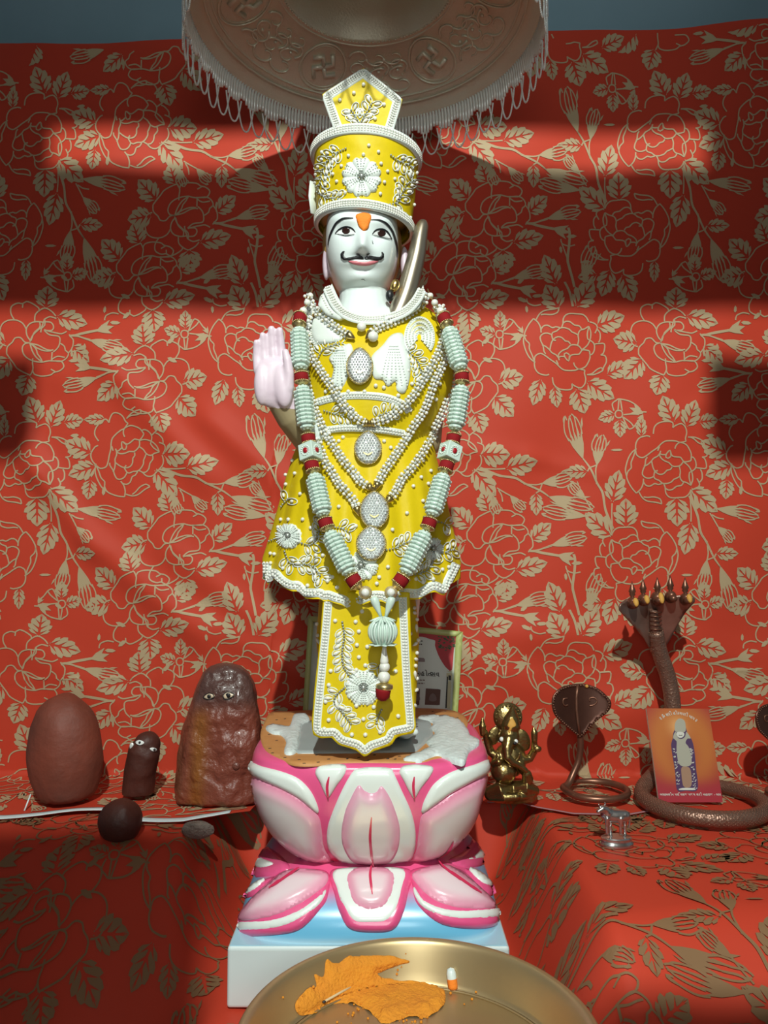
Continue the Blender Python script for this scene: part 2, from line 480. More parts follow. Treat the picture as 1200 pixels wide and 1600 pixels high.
def calyx(b, t, hw):
    bx, by = b; tx, ty = t; L = math.hypot(tx - bx, ty - by); ux, uy = (tx - bx) / L, (ty - by) / L
    T = lambda s, o: (bx + ux * L * s - uy * o * hw, by + uy * L * s + ux * o * hw)
    return [T(*p) for p in [(0,-.1),(.3,-.5),(.8,-.95),(.62,-.35),(1.0,-.05),(.62,.3),(.85,.9),(.3,.55),(0,.1)]]
def chip(b, t, hw):
    bx, by = b; tx, ty = t; L = math.hypot(tx - bx, ty - by); ux, uy = (tx - bx) / L, (ty - by) / L
    T = lambda s, o: (bx + ux * L * s - uy * o * hw, by + uy * L * s + ux * o * hw)
    return [T(*p) for p in [(0,0),(.25,-.8),(.7,-.8),(1,0),(.7,.7),(.25,.8)]]
def motif(C, lines, leaves, buds, cal, chips):
    cx, cy, s = C; polys = []; ls = [(l, 2.1) for l in lines]
    for l in leaves: polys += serr(*l)
    for b in buds:
        p, q = bud(*b); polys += p; ls += [(l, 2.0) for l in q]
    polys += [calyx(*c) for c in cal] + [chip(*c) for c in chips]
    n = lambda p: ((p[0] - cx) / s, (p[1] - cy) / s)
    tris = []
    for q in polys:
        q = [n(p) for p in q]
        v, f, _ = tri2d(resample(q + [q[0]], 4.5)[:-1] if len(q) > 12 and False else q, 5.0)
        tris.append((v, f))
    for l, wd in ls:
        pts = spline([n(p) for p in l], step=3.0)
        v, f = ribbon2(pts, wd); tris.append((v, f))
    return tris
MOT_R = motif(A_C, A_LINES, [], [], [], []); MOT_F = motif(A_C, A_TWIG, A_LEAVES, A_BUDS, [], A_CHIPS); MOT_F4 = motif(A_C, A_TWIG, A_LEAVES, [A_BUDS[0], A_BUDS[1], A_BUDS[3], ((58, 220), (-120, 190), 55)], [], A_CHIPS); MOT_F1 = motif(A1_C, A1_LINES, A1_LEAVES, A1_BUDS, [], [])
MOT_B = motif(B_C, B_LINES, B_LEAVES, B_BUDS, B_CALYX, B_CHIPS)
MOT_C = motif(C_C, C_LINES, C_LEAVES, [], C_CALYX, [])
ID = lambda x, y: (x, y); FH = lambda x, y: (-x, y); FV = lambda x, y: (x, -y); R2 = lambda x, y: (-x, -y); DG = lambda x, y: (-y, -x); R137 = lambda x, y: (x * cos(2.39) - y * sin(2.39), x * sin(2.39) + y * cos(2.39))
PLACED = [(MOT_R, FH, 893.7, 555.4), (MOT_F1, ID, 893.7, 555.4), (MOT_R, ID, 995.8, 888.3), (MOT_F, ID, 995.8, 888.3), (MOT_R, R2, 1052.7, 713.5), (MOT_F, R2, 1052.7, 713.5), (MOT_R, R137, 692, 698), (MOT_F4, DG, 692, 698),
          (MOT_B, ID, 767.9, 849), (MOT_B, ID, 711, 431), (MOT_B, FV, 1046, 536), (MOT_B, R2, 747, 595),
          (MOT_C, ID, 786.4, 521.8), (MOT_C, FV, 975.8, 647.4), (MOT_C, FH, 1105, 432)]
def print_pattern(mb, mi, ok, place, box_px):
    """stamp the repeat over box_px = (x0, y0, x1, y1); place(px,py) gives a point on the cloth"""
    x0, y0, x1, y1 = box_px
    for tris, T, cx, cy in PLACED:
        for i in range(-6, 7):
            for j in range(-6, 7):
                ox = cx + i * TW; oy = cy + j * TH
                if ox < x0 - 170 or ox > x1 + 170 or oy < y0 - 170 or oy > y1 + 170: continue
                for v, f in tris:
                    q = [T(x, y) for x, y in v]; q = [(x + ox, y + oy) for x, y in q]
                    if not all(ok(x, y) for x, y in q): continue
                    w3 = [place(x, y) for x, y in q]; fl = []
                    for t in f:
                        a, b, c = (w3[k] for k in t[:3])
                        fl.append(t if (b - a).cross(c - a).dot(a - ORI) < 0 else t[::-1])
                    mb.add(w3, fl, mi)

# ---------------------------------------------------------------- hanging cloth
FOLDS = [ # px segment, width, height (m, towards the lens), sharpness of the lower side
 (130,540,330,760,26,.012),(300,640,470,780,22,.010),(40,720,140,860,20,.010),(130,840,330,1010,24,.012),
 (-20,600,60,760,24,.010),(250,850,420,985,22,.007),(0,560,120,600,30,.006),
 (760,990,1000,1000,30,.008),(700,700,850,715,16,.004),(820,712,960,745,12,.003),(1080,640,1260,600,16,.004),
 (880,1120,1220,1090,40,.008),(700,1010,860,1085,30,.007),(1020,1000,1220,1040,30,.006),
 (20,1000,200,1120,30,.006),(300,960,480,1060,20,.006)]
def relief(px, py):
    d = .006 * sin(px * .011 + .6 * sin(py * .006)) * sin(py * .004 + 1) + .003 * sin(px * .027 + py * .017)
    for x0, y0, x1, y1, wd, a in FOLDS:
        dx, dy = x1 - x0, y1 - y0; L = math.hypot(dx, dy)
        s = ((px - x0) * dx + (py - y0) * dy) / L; o = abs((px - x0) * -dy + (py - y0) * dx) / L
        if o > 4 * wd or s < -1.5 * wd or s > L + 1.5 * wd: continue
        e = smooth(-1.5 * wd, 1.5 * wd, s) * (1 - smooth(L - 1.5 * wd, L + 1.5 * wd, s))
        d += a * e * math.exp(-(o / wd) ** 2)
    # ironed creases
    d += .0012 * math.exp(-((py - (1062 - px * .012)) / 2.5) ** 2) - .001 * math.exp(-((px - 240) / 2.5) ** 2) * smooth(880, 960, py)
    return d
PYB = proj((0, YB - .03, ZL))[1]                        # where the cloth meets the ledge
def back_pt(px, py, off=0):
    """hanging part above PYB, then folding forward on the ledge"""
    X = P(px, PYB, YB).x
    if py <= PYB - 12:
        p = P(px, py, YB); return Vector((X, YB - relief(px, py) - off, p.z))
    zc = P(px, PYB - 12, YB).z; sl = S(YB)
    s = (py - (PYB - 12)) * sl
    R = .03; zf = ZL + .003
    r0 = relief(px, PYB - 12); fade = max(0, 1 - s / .05)
    Lc = R * pi / 2; dz = zc - (zf + R)
    if s <= dz: return Vector((X, YB - r0 * fade - off, zc - s))
    s -= dz
    if s < Lc:
        a = s / R; return Vector((X, YB - R + R * cos(a) - r0 * fade - off * cos(a), zf + R - R * sin(a) + off * sin(a)))
    s -= Lc; y = YB - R - s
    wav = lerp(.0035, .0012, smooth(.1, .2, X)) * (1 + sin(X * 26 + 1.3)) * smooth(1.30, 1.17, y)
    return Vector((X, y, zf + wav + off))
def hem_y(px):
    """how far forward the flap reaches on the ledge"""
    X = P(px, PYB, YB).x
    if px < 420: yy = interp([(0,1.195),(60,1.205),(110,1.22),(160,1.225),(215,1.185),(290,1.18),(335,1.195),(400,1.23),(470,1.25)], proj((X, 1.2, ZL))[0])
    elif px < 740: yy = 1.31
    else: yy = interp([(740,1.31),(775,1.27),(810,1.285),(850,1.245),(900,1.215),(990,1.215),(1040,1.235),(1100,1.215),(1200,1.215)], proj((X, 1.2, ZL))[0])
    return yy
def hem_py(px):
    return PYB - 12 + ((P(px, PYB - 12, YB).z - ZL - .034) + .03 * pi / 2 + (YB - .03 - hem_y(px))) / S(YB)
TOP = [(-60,66),(0,70),(70,71),(150,69),(280,62),(600,52),(860,46),(1000,45),(1100,41),(1200,34),(1260,31)]
m_cloth = mat('red_satin', (.53, .052, .026), .55, spec=.16)
m_gold = mat('gold_print', (.46, .35, .21), .6, metal=.1, spec=.3)
m_under = mat('cloth_underside', (.40, .20, .22), .7)
m_selv = mat('white_selvage', (.62, .72, .74), .6)
bc = MB(); cols = [(-70 + i * 6.2) for i in range(217)]
rows = 190; v = []; f = []
for j in range(rows + 1):
    t = j / rows
    for x in cols:
        y = lerp(interp(TOP, x), hem_py(x), t); v.append(back_pt(x, y))
n = len(cols)
for j in range(rows):
    for i in range(n - 1): f.append((j * n + i, (j + 1) * n + i, (j + 1) * n + i + 1, j * n + i + 1))
bc.add(v, f, 0)
print_pattern(bc, 1, lambda x, y: -60 < x < 1265 and interp(TOP, x) + 4 < y < hem_py(x) - 10, lambda x, y: back_pt(x, y, .0011), (-60, 30, 1265, 1500))
backcloth = bc.build('floral_cloth', [m_cloth, m_gold])
flat_faces(backcloth, 1)
tag(backcloth, 'red cloth with gold rose print hanging upright against the wall behind the statue', 'curtain')
def hem_strip(name, pxs, wpx, m):
    mb = MB(); v = []; f = []
    for i, x in enumerate(pxs):
        y1 = hem_py(x)
        for k in range(4):
            q = back_pt(x, y1 - wpx + wpx * k / 3, .0016); v.append(q)
        if i:
            for k in range(3): f.append((4 * i - 4 + k, 4 * i - 3 + k, 4 * i + 1 + k, 4 * i + k))
    mb.add(v, f); o = mb.build(name, m, backcloth)
    s = o.modifiers.new('thick', 'SOLIDIFY'); s.thickness = .0008
    return o
tag(hem_strip('selvage', [-60 + 5 * i for i in range(92)], 14, m_selv), 'white selvage edge of the cloth')
tag(hem_strip('hem', [745 + 5 * i for i in range(100)], 4, m_under), 'mauve underside of the hem')

# ---------------------------------------------------------------- altar cloth over ledge, slope and platform
LCX, LCY = -.019, 1.12                                  # lotus centre
def alt_z(x, y):
    ye = lerp(1.13, .89, smooth(-.25, .25, x)) + .012 * sin(x * 19)
    s = ye - y
    z = ZL - .0008 * 0
    k = lerp(1.1, .8, smooth(-.2, .25, x))
    dz = 0 if s <= -.03 else (k * (s + .03) ** 2 / .12 if s < .03 else k * s)
    dz += .004 * sin(x * 31 + y * 12) * smooth(-.02, .12, s)
    z = max(ZL - dz, ZC - lerp(.72, .60, smooth(-.3, .3, x)))
    # sink beside the lotus
    wx = 1 - smooth(.188, .285, abs(x - LCX)); wy = 1 - smooth(1.30, 1.37, y)
    z = lerp(z, ZC - .56, wx * wy)
    # raised step in front that carries the tray
    z = max(z, lerp(ZC - .75, ZC - .513, (1 - smooth(.84, .925, y)) * (1 - smooth(.20, .30, abs(x - .03)))))
    z -= .003 * smooth(.0, .1, s) * sin(x * 55 + 9 * y) * (1 - smooth(.26, .4, abs(x - LCX)))
    return z
ac = MB(); v = []; f = []
nx, ny = 240, 170
for j in range(ny + 1):
    y = lerp(1.435, .42, j / ny)
    for i in range(nx + 1):
        x = lerp(-.76, .80, i / nx); v.append((x, y, alt_z(x, y)))
for j in range(ny):
    for i in range(nx): f.append((j * (nx + 1) + i, (j + 1) * (nx + 1) + i, (j + 1) * (nx + 1) + i + 1, j * (nx + 1) + i + 1))
ac.add(v, f, 0)
def alt_place(px, py):
    x = (px - 600) * S(1.42); y = 1.44 - (py - 1200) * S(1.42) * .80
    return Vector((x, y, alt_z(x, y) + .0022))
def alt_ok(px, py):
    p = alt_place(px, py)
    return -.75 < p.x < .79 and .43 < p.y < 1.36 and not (abs(p.x - LCX) < .185 and p.y > .93)
print_pattern(ac, 1, alt_ok, alt_place, (0, 1180, 1260, 2300))
altar = ac.build('altar_cloth', [m_cloth, mat('gold_print_worn', (.24, .135, .065), .65, metal=.1, spec=.3)])
flat_faces(altar, 1)
tag(altar, 'red cloth with worn gold roses covering the ledge and falling in front around the lotus', 'cloth')
# masonry under the cloth
st = MB()
st.add(*box((-.74, 1.18, 0), (-.31, 1.425, ZL - .02))); st.add(*box((.30, 1.00, 0), (.78, 1.425, ZL - .02))); st.add(*box((-.31, 1.385, 0), (.30, 1.425, ZL - .02)))
st.add(*box((-.10, .50, 0), (.16, .97, ZC - .60))); st.add(*box((-.185, .99, 0), (.145, 1.28, ZC - .60)))
structure('trim_5', st, m_stone)
# ---------------------------------------------------------------- metal parasol above the statue
m_silver = mat('dull_silver', (.72, .76, .64), .42, metal=.5, bump=(300, .25), var=(9, (.64, .57, .44), .5))
m_chain = mat('silver_chain', (.78, .80, .77), .35, metal=.3)
m_gilt = mat('gilt_tint', (.50, .33, .19), .38, metal=.8, bump=(260, .3))
UC = P(572, 38, 1.10); UR = .262
um = empty('ceremonial_parasol', UC, 'silver embossed parasol with a fringe of chain loops hanging above the crowned statue', 'parasol')
def upt(r, h, a): return UC + Vector((r * cos(a), r * sin(a), h))
UPROF = [(.262, .004), (.252, .012), (.244, .022), (.240, .020), (.234, .027), (.205, .042), (.142, .064), (.136, .062), (.130, .068), (.120, .105), (.102, .145), (.078, .170), (.05, .183), (.012, .190), (.008, .215), (.0, .216)]
m = MB(); m.add(*lathe(UC, UPROF, 128)); m.add(*lathe(UC, [(r + .0006, h + .0025) for r, h in UPROF], 128))
m.add(*lathe(UC, [(.262, .004), (.2626, .0065)], 128))
canopy = m.build('canopy', m_silver, um)
def uh(r): return interp([(r_, h_) for r_, h_ in UPROF[::-1]], r)
def under(a0, r0):
    """local (tangent, radial) mm-scale plotting on the underside round a point"""
    def f(u, v, off=.0):
        r = r0 + v; a = a0 + u / r0; return upt(r, uh(r) - off, a)
    return f
# embossed scroll work on the underside of the brim
m = MB()
for k in range(12):
    a0 = pi / 2 + .43 + k * 2 * pi / 12; f_ = under(a0, .187)
    if k % 2 == 0: continue
    m = MB()
    for c, sg in ((-.034, 1), (.034, -1), (0, 1)):
        for q in range(4):
            pts = []
            for i in range(18):
                t = i / 17; rad = .022 * (1 - .75 * t); an = t * 5.2 * sg + q * 2.1
                pts.append(f_(c + rad * cos(an), (q - 1.5) * .016 + rad * .7 * sin(an), .0012))
            m.add(*tube(pts, [.0022 * (1 - .5 * i / 17) for i in range(18)], 6))
        m.add(*ball(f_(c, 0, .001), .003, 2))
    m.build('scroll_relief', m_silver, um)
for k in range(0, 12, 2):
    a0 = pi / 2 + .43 + k * 2 * pi / 12; f_ = under(a0, .187); m = MB()
    pts = [f_(.040 * cos(2 * pi * i / 40), .040 * sin(2 * pi * i / 40), .001) for i in range(40)]
    m.add(*tube(pts, .0018, 6, closed=True))
    pts = [f_(.036 * cos(2 * pi * i / 40), .036 * sin(2 * pi * i / 40), .0006) for i in range(40)]
    m.add(*tube(pts, .0009, 6, closed=True))
    b = .0175
    for sg in (0, 1, 2, 3):                               # the four hooked arms of the auspicious cross
        c_, s_ = (1, 0, -1, 0)[sg], (0, 1, 0, -1)[sg]
        loc = [(0, 0), (0, b), (b, b)]; cd_, sd_ = cos(.43), sin(.43)
        loc = [(x * c_ - y * s_, x * s_ + y * c_) for x, y in loc]; m.add(*tube([f_(-x * cd_ - y * sd_, -x * sd_ + y * cd_, .0016) for x, y in loc], .0042, 8))
    m.build('medallion_relief', m_silver, um)
for r0 in (.2405, .139, .232): MB().add(*tube([upt(r0, uh(r0) - .001, 2 * pi * i / 96) for i in range(96)], .0018, 6, closed=True)).build('rim_ring', m_silver, um)
m = MB()
for i in range(150): m.add(*ball(upt(.133, uh(.133) - .001, 2 * pi * i / 150), .0022, 1))
tag(m.build('bead_row', m_silver, um), kind='stuff')
# ribbed valance: narrow upright strips hanging off the rim, in scalloped groups
m = MB(); NS = 40; PER = 7
for k in range(NS * PER):
    a = 2 * pi * (k + .5) / (NS * PER); g = (k % PER) - (PER - 1) / 2
    L = .030 - .0011 * g * g
    pts = [upt(.262, .006, a), upt(.2645, -.002, a), upt(.266, -.012, a), upt(.2665, -L, a)]
    m.add(*tube(pts, [.0022, .0029, .0029, .0024], 6))
m.build('valance', m_chain, um)
def chain_pts(a0, a1, top, drop):
    out = []
    for i in range(19):
        t = i / 18; a = lerp(a0, a1, t); out.append(upt(.2668, top - drop * (1 - abs(2 * t - 1) ** 2.4), a))
    return out
NL = 60
for k in range(NL):
    a0 = 2 * pi * (k + .1) / NL; a1 = 2 * pi * (k + 1.40) / NL
    m = MB(); q = resample(chain_pts(a0, a1, -.026, .042 + .003 * ((k * 7) % 3)), .0024)
    for i, p in enumerate(q): m.add(*ball(p, (.0017, .0015, .0019), 1))
    m.build('chain_loop', m_chain, um)
m = MB(); m.add(*lathe(UC + Vector((0, 0, .21)), [(.004, 0), (.004, .5), (.0, .5)], 12)); m.build('hanging_rod', m_silver, um)

# ---------------------------------------------------------------- the statue
ST = empty('deity_statue', Vector((P(566, 1150, 1.10).x, 1.10, ZT)), 'white marble moustached deity statue in pearl embroidered yellow dress standing on the lotus, palm raised', 'statue')
YS = 1.10
m_marble = mat('white_marble', (.78, .87, .85), .3, coat=.2, var=(7, (.74, .83, .82), .5))
m_pink = mat('pale_pink_marble', (.78, .66, .74), .35, var=(30, (.72, .58, .68), .4))
m_mustard = mat('mustard_brown', (.36, .29, .16), .5)  # even mustard brown on the lower forearm and the other arm
b = MB()
# head: super-ellipsoid with modelled features
H = P(566, 382, YS)
v, f = ICO[4]
bm_ = bmesh.new(); bmesh.ops.create_uvsphere(bm_, u_segments=96, v_segments=72, radius=1)
hv = [tuple(x.co) for x in bm_.verts]; hf = [tuple(x.index for x in q.verts) for q in bm_.faces]; bm_.free()
out = []
g2 = lambda x, y, cx, cy, sx, sy: math.exp(-((x - cx) / sx) ** 2 - ((y - cy) / sy) ** 2)
for x, y, z in hv:
    p = 2.5; r = (abs(x) ** p + abs(y) ** p + abs(z) ** p) ** (-1 / p)
    X, Y, Z = x * r * .0535, y * r * .066, z * r * .080 * (1.07 if z < 0 else 1)
    if Z < 0: X *= 1 - .11 * (-Z / .086) ** 2.0; Y *= 1 - .08 * (-Z / .08) ** 2
    q = H + Vector((X, Y, Z))
    if y < 0:
        px, py = proj(q); k = smooth(0, .35, -y * r)
        d = .0155 * math.exp(-((px - 567) / 9.0) ** 2) * smooth(344, 392, py) * (1 - smooth(393, 401, py))
        d += .005 * math.exp(-((px - 567) / 17.0) ** 2) * smooth(376, 392, py) * (1 - smooth(394, 402, py))
        d -= .0045 * (g2(px, py, 541, 362, 17, 9) + g2(px, py, 595, 366, 17, 9))
        d += .0035 * (g2(px, py, 541, 344, 24, 6) + g2(px, py, 595, 347, 24, 6))
        d += .0050 * g2(px, py, 566, 411, 26, 5) - .003 * g2(px, py, 566, 421, 20, 4) + .006 * g2(px, py, 566, 436, 20, 9)
        d += .003 * (g2(px, py, 532, 400, 17, 22) + g2(px, py, 602, 402, 17, 22))
        q.y -= d * k
    out.append(q)
b.add(out, hf)
limb(b, [P(567, 440, 1.105), P(569, 475, 1.10), P(570, 505, 1.10), P(570, 540, 1.11)], [.035, .037, .048, .05], 24)
limb(b, [P(520, 545, 1.11), P(590, 540, 1.11), P(660, 545, 1.11)], [.045, .06, .045], 24)
limb(b, [P(590, 540, 1.11), P(585, 700, 1.11), P(578, 860, 1.11)], [.062, .055, .06], 24)
for x in (548, 612): limb(b, [P(x, 850, 1.11), P(x, 1000, 1.115), P(x, 1108, 1.12)], [.05, .036, .028], 20)
for x, y in ((540, 1140), (632, 1146)):                 # feet
    limb(b, [P(x - 6, y - 20, 1.13), P(x, y - 10, 1.085), P(x + 2, y - 4, 1.055)], [.02, .017, .011], 16)
    for k in range(5): limb(b, [P(x - 13 + 7 * k, y - 3, 1.06), P(x - 13 + 7.3 * k, y - abs(k - 1.5), 1.045)], [.006, .0052], 10)
# ears
for x, y in ((510, 412), (632, 412)): b.add(*ellipsoid(P(x, y, 1.115), (.006, .012, .026)))
# viewer's left arm: upper arm down, forearm up, open palm
limb(b, [P(520, 540, 1.11), P(508, 610, 1.11), P(492, 688, 1.075)], [.034, .030, .026], 20)
limb(b, [P(490, 690, 1.07), P(455, 650, 1.04), P(431, 612, 1.025)], [.026, .022, .019], 20)
limb(b, [P(655, 540, 1.11), P(664, 610, 1.11), P(662, 690, 1.105)], [.036, .031, .026], 20)
YH = 1.02
b.add(*ellipsoid(P(428, 600, YH), (.0262, .014, .034), Matrix.Rotation(.04, 3, 'Y')))
b.add(*ellipsoid(P(442, 604, YH - .008), (.0135, .011, .030), Matrix.Rotation(-.12, 3, 'Y')))
b.add(*ellipsoid(P(410, 600, YH - .003), (.0115, .012, .030)))
b.add(*ellipsoid(P(428, 576, YH), (.0255, .011, .016)))
for (x0, y0, x1, y1, r0, r1) in ((403, 580, 400.5, 535, 7.0, 5.2), (415, 576, 410.5, 524, 7.4, 5.6), (428.5, 574, 424, 514, 7.6, 5.9), (442, 576, 437, 516, 7.2, 5.8)):
    xm, ym = lerp(x0, x1, .52), lerp(y0, y1, .52); xt = lerp(x0, x1, .8); yt = lerp(y0, y1, .8)
    limb(b, [P(x0, y0, YH), P(xm, ym, YH + .001), P(xt, yt, YH - .002), P(x1, y1, YH - .005)], [r0 * .00089, (r0 + .1) * .00087, lerp(r0, r1, .6) * .00087, r1 * .00082], 14)
limb(b, [P(450, 606, YH - .010), P(452, 584, YH - .014), P(449, 562, YH - .015), P(446, 550, YH - .014)], [.0085, .0068, .0060, .0048], 14)
body = fuse(b, .0021, 3)
for i, q in enumerate(body.f):
    c = np.mean([body.v[k] for k in q], axis=0); px, py = proj(c)
    if px < 465 and py < 637 + (px - 425) * .05 and c[1] < 1.06: body.mi[i] = 1
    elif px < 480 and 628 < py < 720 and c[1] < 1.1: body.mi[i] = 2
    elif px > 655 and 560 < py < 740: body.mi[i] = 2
    elif (px < 516 or px > 618) and 380 < py < 445 and c[1] > 1.095: body.mi[i] = 1
BV = body.bvh()
body_o = body.build('body', [m_marble, m_pink, m_mustard], ST)
FACE = onto(BV, 1.04)
fc = (470, 320, 5.217)
m_black = mat('black_paint', (.012, .012, .014), .4); m_lip = mat('lip_paint', (.60, .17, .20), .4); m_eyewhite = mat('eye_white', (.80, .84, .83), .3)
m_iris = mat('iris_paint', (.03, .012, .010), .25); m_orange = mat('saffron_paste', (.90, .24, .02), .8, bump=(400, .3))
m_tan = mat('tan_paint', (.42, .27, .09), .5)
flat = lambda k: (lambda d: k)
for ol, ic, up, lo in (([(283,237),(318,203),(370,182),(418,196),(446,226),(436,244),(380,246),(325,243)], (370,212), [(283,237),(318,200),(370,178),(420,193),(450,228)], [(300,240),(370,256),(440,245)]),
                       ([(580,240),(612,210),(660,202),(702,227),(735,277),(690,268),(640,256),(600,250)], (657,232), [(578,242),(610,206),(660,197),(704,224),(738,284)], [(590,250),(640,264),(700,280),(736,286)])):
    m = MB(); patch(m, cv(fc, ol), FACE, flat(.0006), step=2.5); e = m.build('eye', m_eyewhite, ST)
    m = MB(); c = cv(fc, [ic])[0]; patch(m, [(c[0] + 6.3 * cos(a), c[1] + 5.6 * sin(a)) for a in np.linspace(0, 2 * pi, 17)[:-1]], FACE, flat(.0011), step=2, curve=False); m.build('iris', m_iris, e)
    m = MB(); lay_line(m, cv(fc, up), 2.6, FACE, .0014); lay_line(m, cv(fc, lo), 1.1, FACE, .0012); m.build('eyeliner', m_black, e)
for br in ([(226,330),(232,285),(248,235),(285,160),(320,128),(360,112),(428,110)], [(572,124),(612,124),(655,132),(700,158),(742,215),(768,290),(782,350),(786,430)]):
    m = MB(); lay_line(m, cv(fc, br), 3.2, FACE, .0010, taper=True); m.build('eyebrow', m_black, ST)
m = MB()
patch(m, cv(fc, [(512,432),(490,412),(455,415),(405,430),(372,435),(352,420),(347,396),(362,377),(348,378),(328,402),(333,430),(352,450),(400,452),(440,442),(490,446),(512,446)]), FACE, flat(.0022), step=2.2, curve=False)
patch(m, cv(fc, [(520,432),(545,411),(580,415),(620,425),(645,425),(660,405),(656,383),(672,398),(672,428),(648,450),(600,452),(560,443),(535,447),(520,446)]), FACE, flat(.0022), step=2.2, curve=False)
m.build('moustache', m_black, ST)
m = MB(); patch(m, cv(fc, [(385,457),(430,458),(510,466),(570,460),(635,455),(600,480),(540,495),(470,492),(420,480)]), FACE, lambda d: .0008 + .0018 * smooth(0, 4, d), step=2.2); m.build('lips', m_lip, ST)
m = MB(); lay_line(m, cv(fc, [(455,394),(472,400),(486,404)]), 2.2, FACE, .0012); lay_line(m, cv(fc, [(532,404),(545,398),(560,394)]), 2.2, FACE, .0012)
lay_line(m, cv(fc, [(490,606),(512,606),(524,616)]), 1.0, FACE, .0008); lay_line(m, cv(fc, [(580,290),(586,318),(592,318)]), .9, FACE, .0008)
m.build('painted_lines', m_black, ST)

# scarf round the back of the head, ear ornament
m = MB(); c = P(566, 385, 1.128)
m.add(*ellipsoid(c, (.0605, .060, .092), sub=4))
m.v = [(x, max(y, 1.098 - .000), z) for x, y, z in m.v]
m.build('head_scarf', m_tan, ST)
m_goldm = mat('polished_gold', (.80, .56, .20), .25, metal=1); m_pearl = mat('pearl', (.80, .81, .74), .22, coat=.5)
m = MB(); m.add(*ellipsoid(P(617, 446, 1.065), (.0065, .006, .0095), Matrix.Rotation(.3, 3, 'Y'))); eo = m.build('earring', m_goldm, ST)
m = MB(); m.add(*ball(P(609, 462, 1.065), (.006, .006, .0085), 3)); m.build('bead', m_black, eo)

# ---- garments
m_yellow = mat('yellow_satin', (.69, .53, .006), .5, spec=.2, bump=(120, .12), var=(9, (.66, .48, .006), .6))
m_seq = mat('white_beadwork', (.74, .81, .76), .4, coat=.15, bump=(700, .08))
m_grey = mat('grey_beads', (.36, .39, .36), .3, metal=.5)
m_crystal = mat('rhinestone', (.74, .79, .80), .12, metal=.45, coat=.6)
m_goldlink = mat('gold_links', (.62, .50, .22), .28, metal=1)
HEM = [(409,872),(412,893),(417,914),(424,906),(431,906),(438,914),(446,920),(456,924),(465,924),(471,930),(477,935),(488,936),(500,936),(506,940),(513,939),(524,943),(535,946),(543,951),(550,956),(557,949),(565,946),(580,940),(597,940),(606,944),(615,943),(625,940),(635,936),(646,937),(656,936),(665,931),(673,926),(681,925),(689,929),(696,930),(699,921),(701,915),(710,910),(719,904),(721,878)]
SK = [(676,487,672,.066),(700,464,680,.074),(720,457,682,.080),(760,446,691,.090),(800,437,699,.098),(850,425,709,.108),(905,410,720,.116)]
def shell(rows, n=72, yc=YS, hem=None, fold=0, seed=0, power=.85, backd=.8, dip=0):
    """a garment: rows of (py, x left, x right, depth)"""
    V = []; F_ = []; m_ = len(rows)
    for j, (py, xl, xr, dp) in enumerate(rows):
        t = j / (m_ - 1)
        for i in range(n + 1):
            th = pi * i / n; px = lerp(xl, xr, (1 - cos(th)) / 2)
            y = yc - dp * sin(th) ** power - fold * t * sin(th) * (.6 * sin(th * 11 + seed) + .4 * sin(th * 23 + 2 * seed))
            yy = py + dip * max(0, 1 - t / .30) * sin(th) ** 1.5
            if hem: yy = lerp(rows[0][0], interp(hem, lerp(hem[0][0], hem[-1][0], (px - xl) / (xr - xl))), (py - rows[0][0]) / (rows[-1][0] - rows[0][0]))
            V.append(P(px, yy, y))
        for i in range(1, n):
            th = pi * i / n; a = V[j * 2 * n]; px = lerp(xr, xl, (1 - cos(th)) / 2)
            q = P(px, py, yc); q.y = yc + dp * backd * sin(th) ** power; V.append(q)
    k = 2 * n
    for j in range(m_ - 1):
        for i in range(k): F_.append((j * k + i, (j + 1) * k + i, (j + 1) * k + (i + 1) % k, j * k + (i + 1) % k))
    return V, F_
def dense(rows, step=8):
    out = []
    for a, c in zip(rows, rows[1:]):
        k = max(1, int((c[0] - a[0]) / step))
        for i in range(k): out.append(tuple(lerp(p, q, i / k) for p, q in zip(a, c)))
    return out + [rows[-1]]
BOD = [(474,512,652,.044),(484,496,672,.052),(500,484,690,.058),(530,478,706,.070),(570,476,712,.076),(610,478,706,.078),(640,480,692,.076),(672,482,676,.072),(690,484,672,.066)]
tun = MB(); tun.add(*shell(dense(BOD), fold=.0015, dip=24)); tunic = tun.build('tunic', m_yellow, ST)
skt = MB(); skt.add(*shell(dense(SK, 6), n=140, hem=HEM, fold=.010, seed=1.0)); skirt = skt.build('skirt', m_yellow, ST)
DR = [(905,500,648,.048),(960,497,652,.050),(1000,494,655,.05),(1060,500,652,.046),(1136,508,648,.042)]
drs = MB(); drs.add(*shell(dense(DR), fold=.004)); dress = drs.build('underskirt', m_yellow, ST)
D_T = onto(tun.bvh(), 1.05); D_S = onto(skt.bvh(), 1.0); D_D = onto(drs.bvh(), 1.06)
both = MB(); both.add(tun.v, tun.f); both.add(skt.v, skt.f); D_B = onto(both.bvh(), 1.075, False)
# front panel of the dress
AP = [(506,925),(640,925),(642,1000),(645,1070),(650,1135),(646,1146),(628,1149),(619,1152),(612,1163),(596,1168),(583,1172),(570,1182),(557,1172),(545,1168),(530,1163),(518,1151),(500,1153),(489,1148),(487,1130),(492,1070),(500,1000)]
AP_N = (0, -1, .10)
apl = on_plane(P(570, 1050, .985), AP_N)
def apw(px, py):
    p, n = apl(px, py); p = p.copy(); p.y -= .0035 * cos((px - 570) / 80 * 1.4) + .002 * sin(px * .08 + py * .02); return p, n
apm = MB(); patch(apm, AP, apw, flat(.001), step=5, curve=False, solid=.002)
apron = apm.build('front_panel', m_yellow, ST); D_A = apw

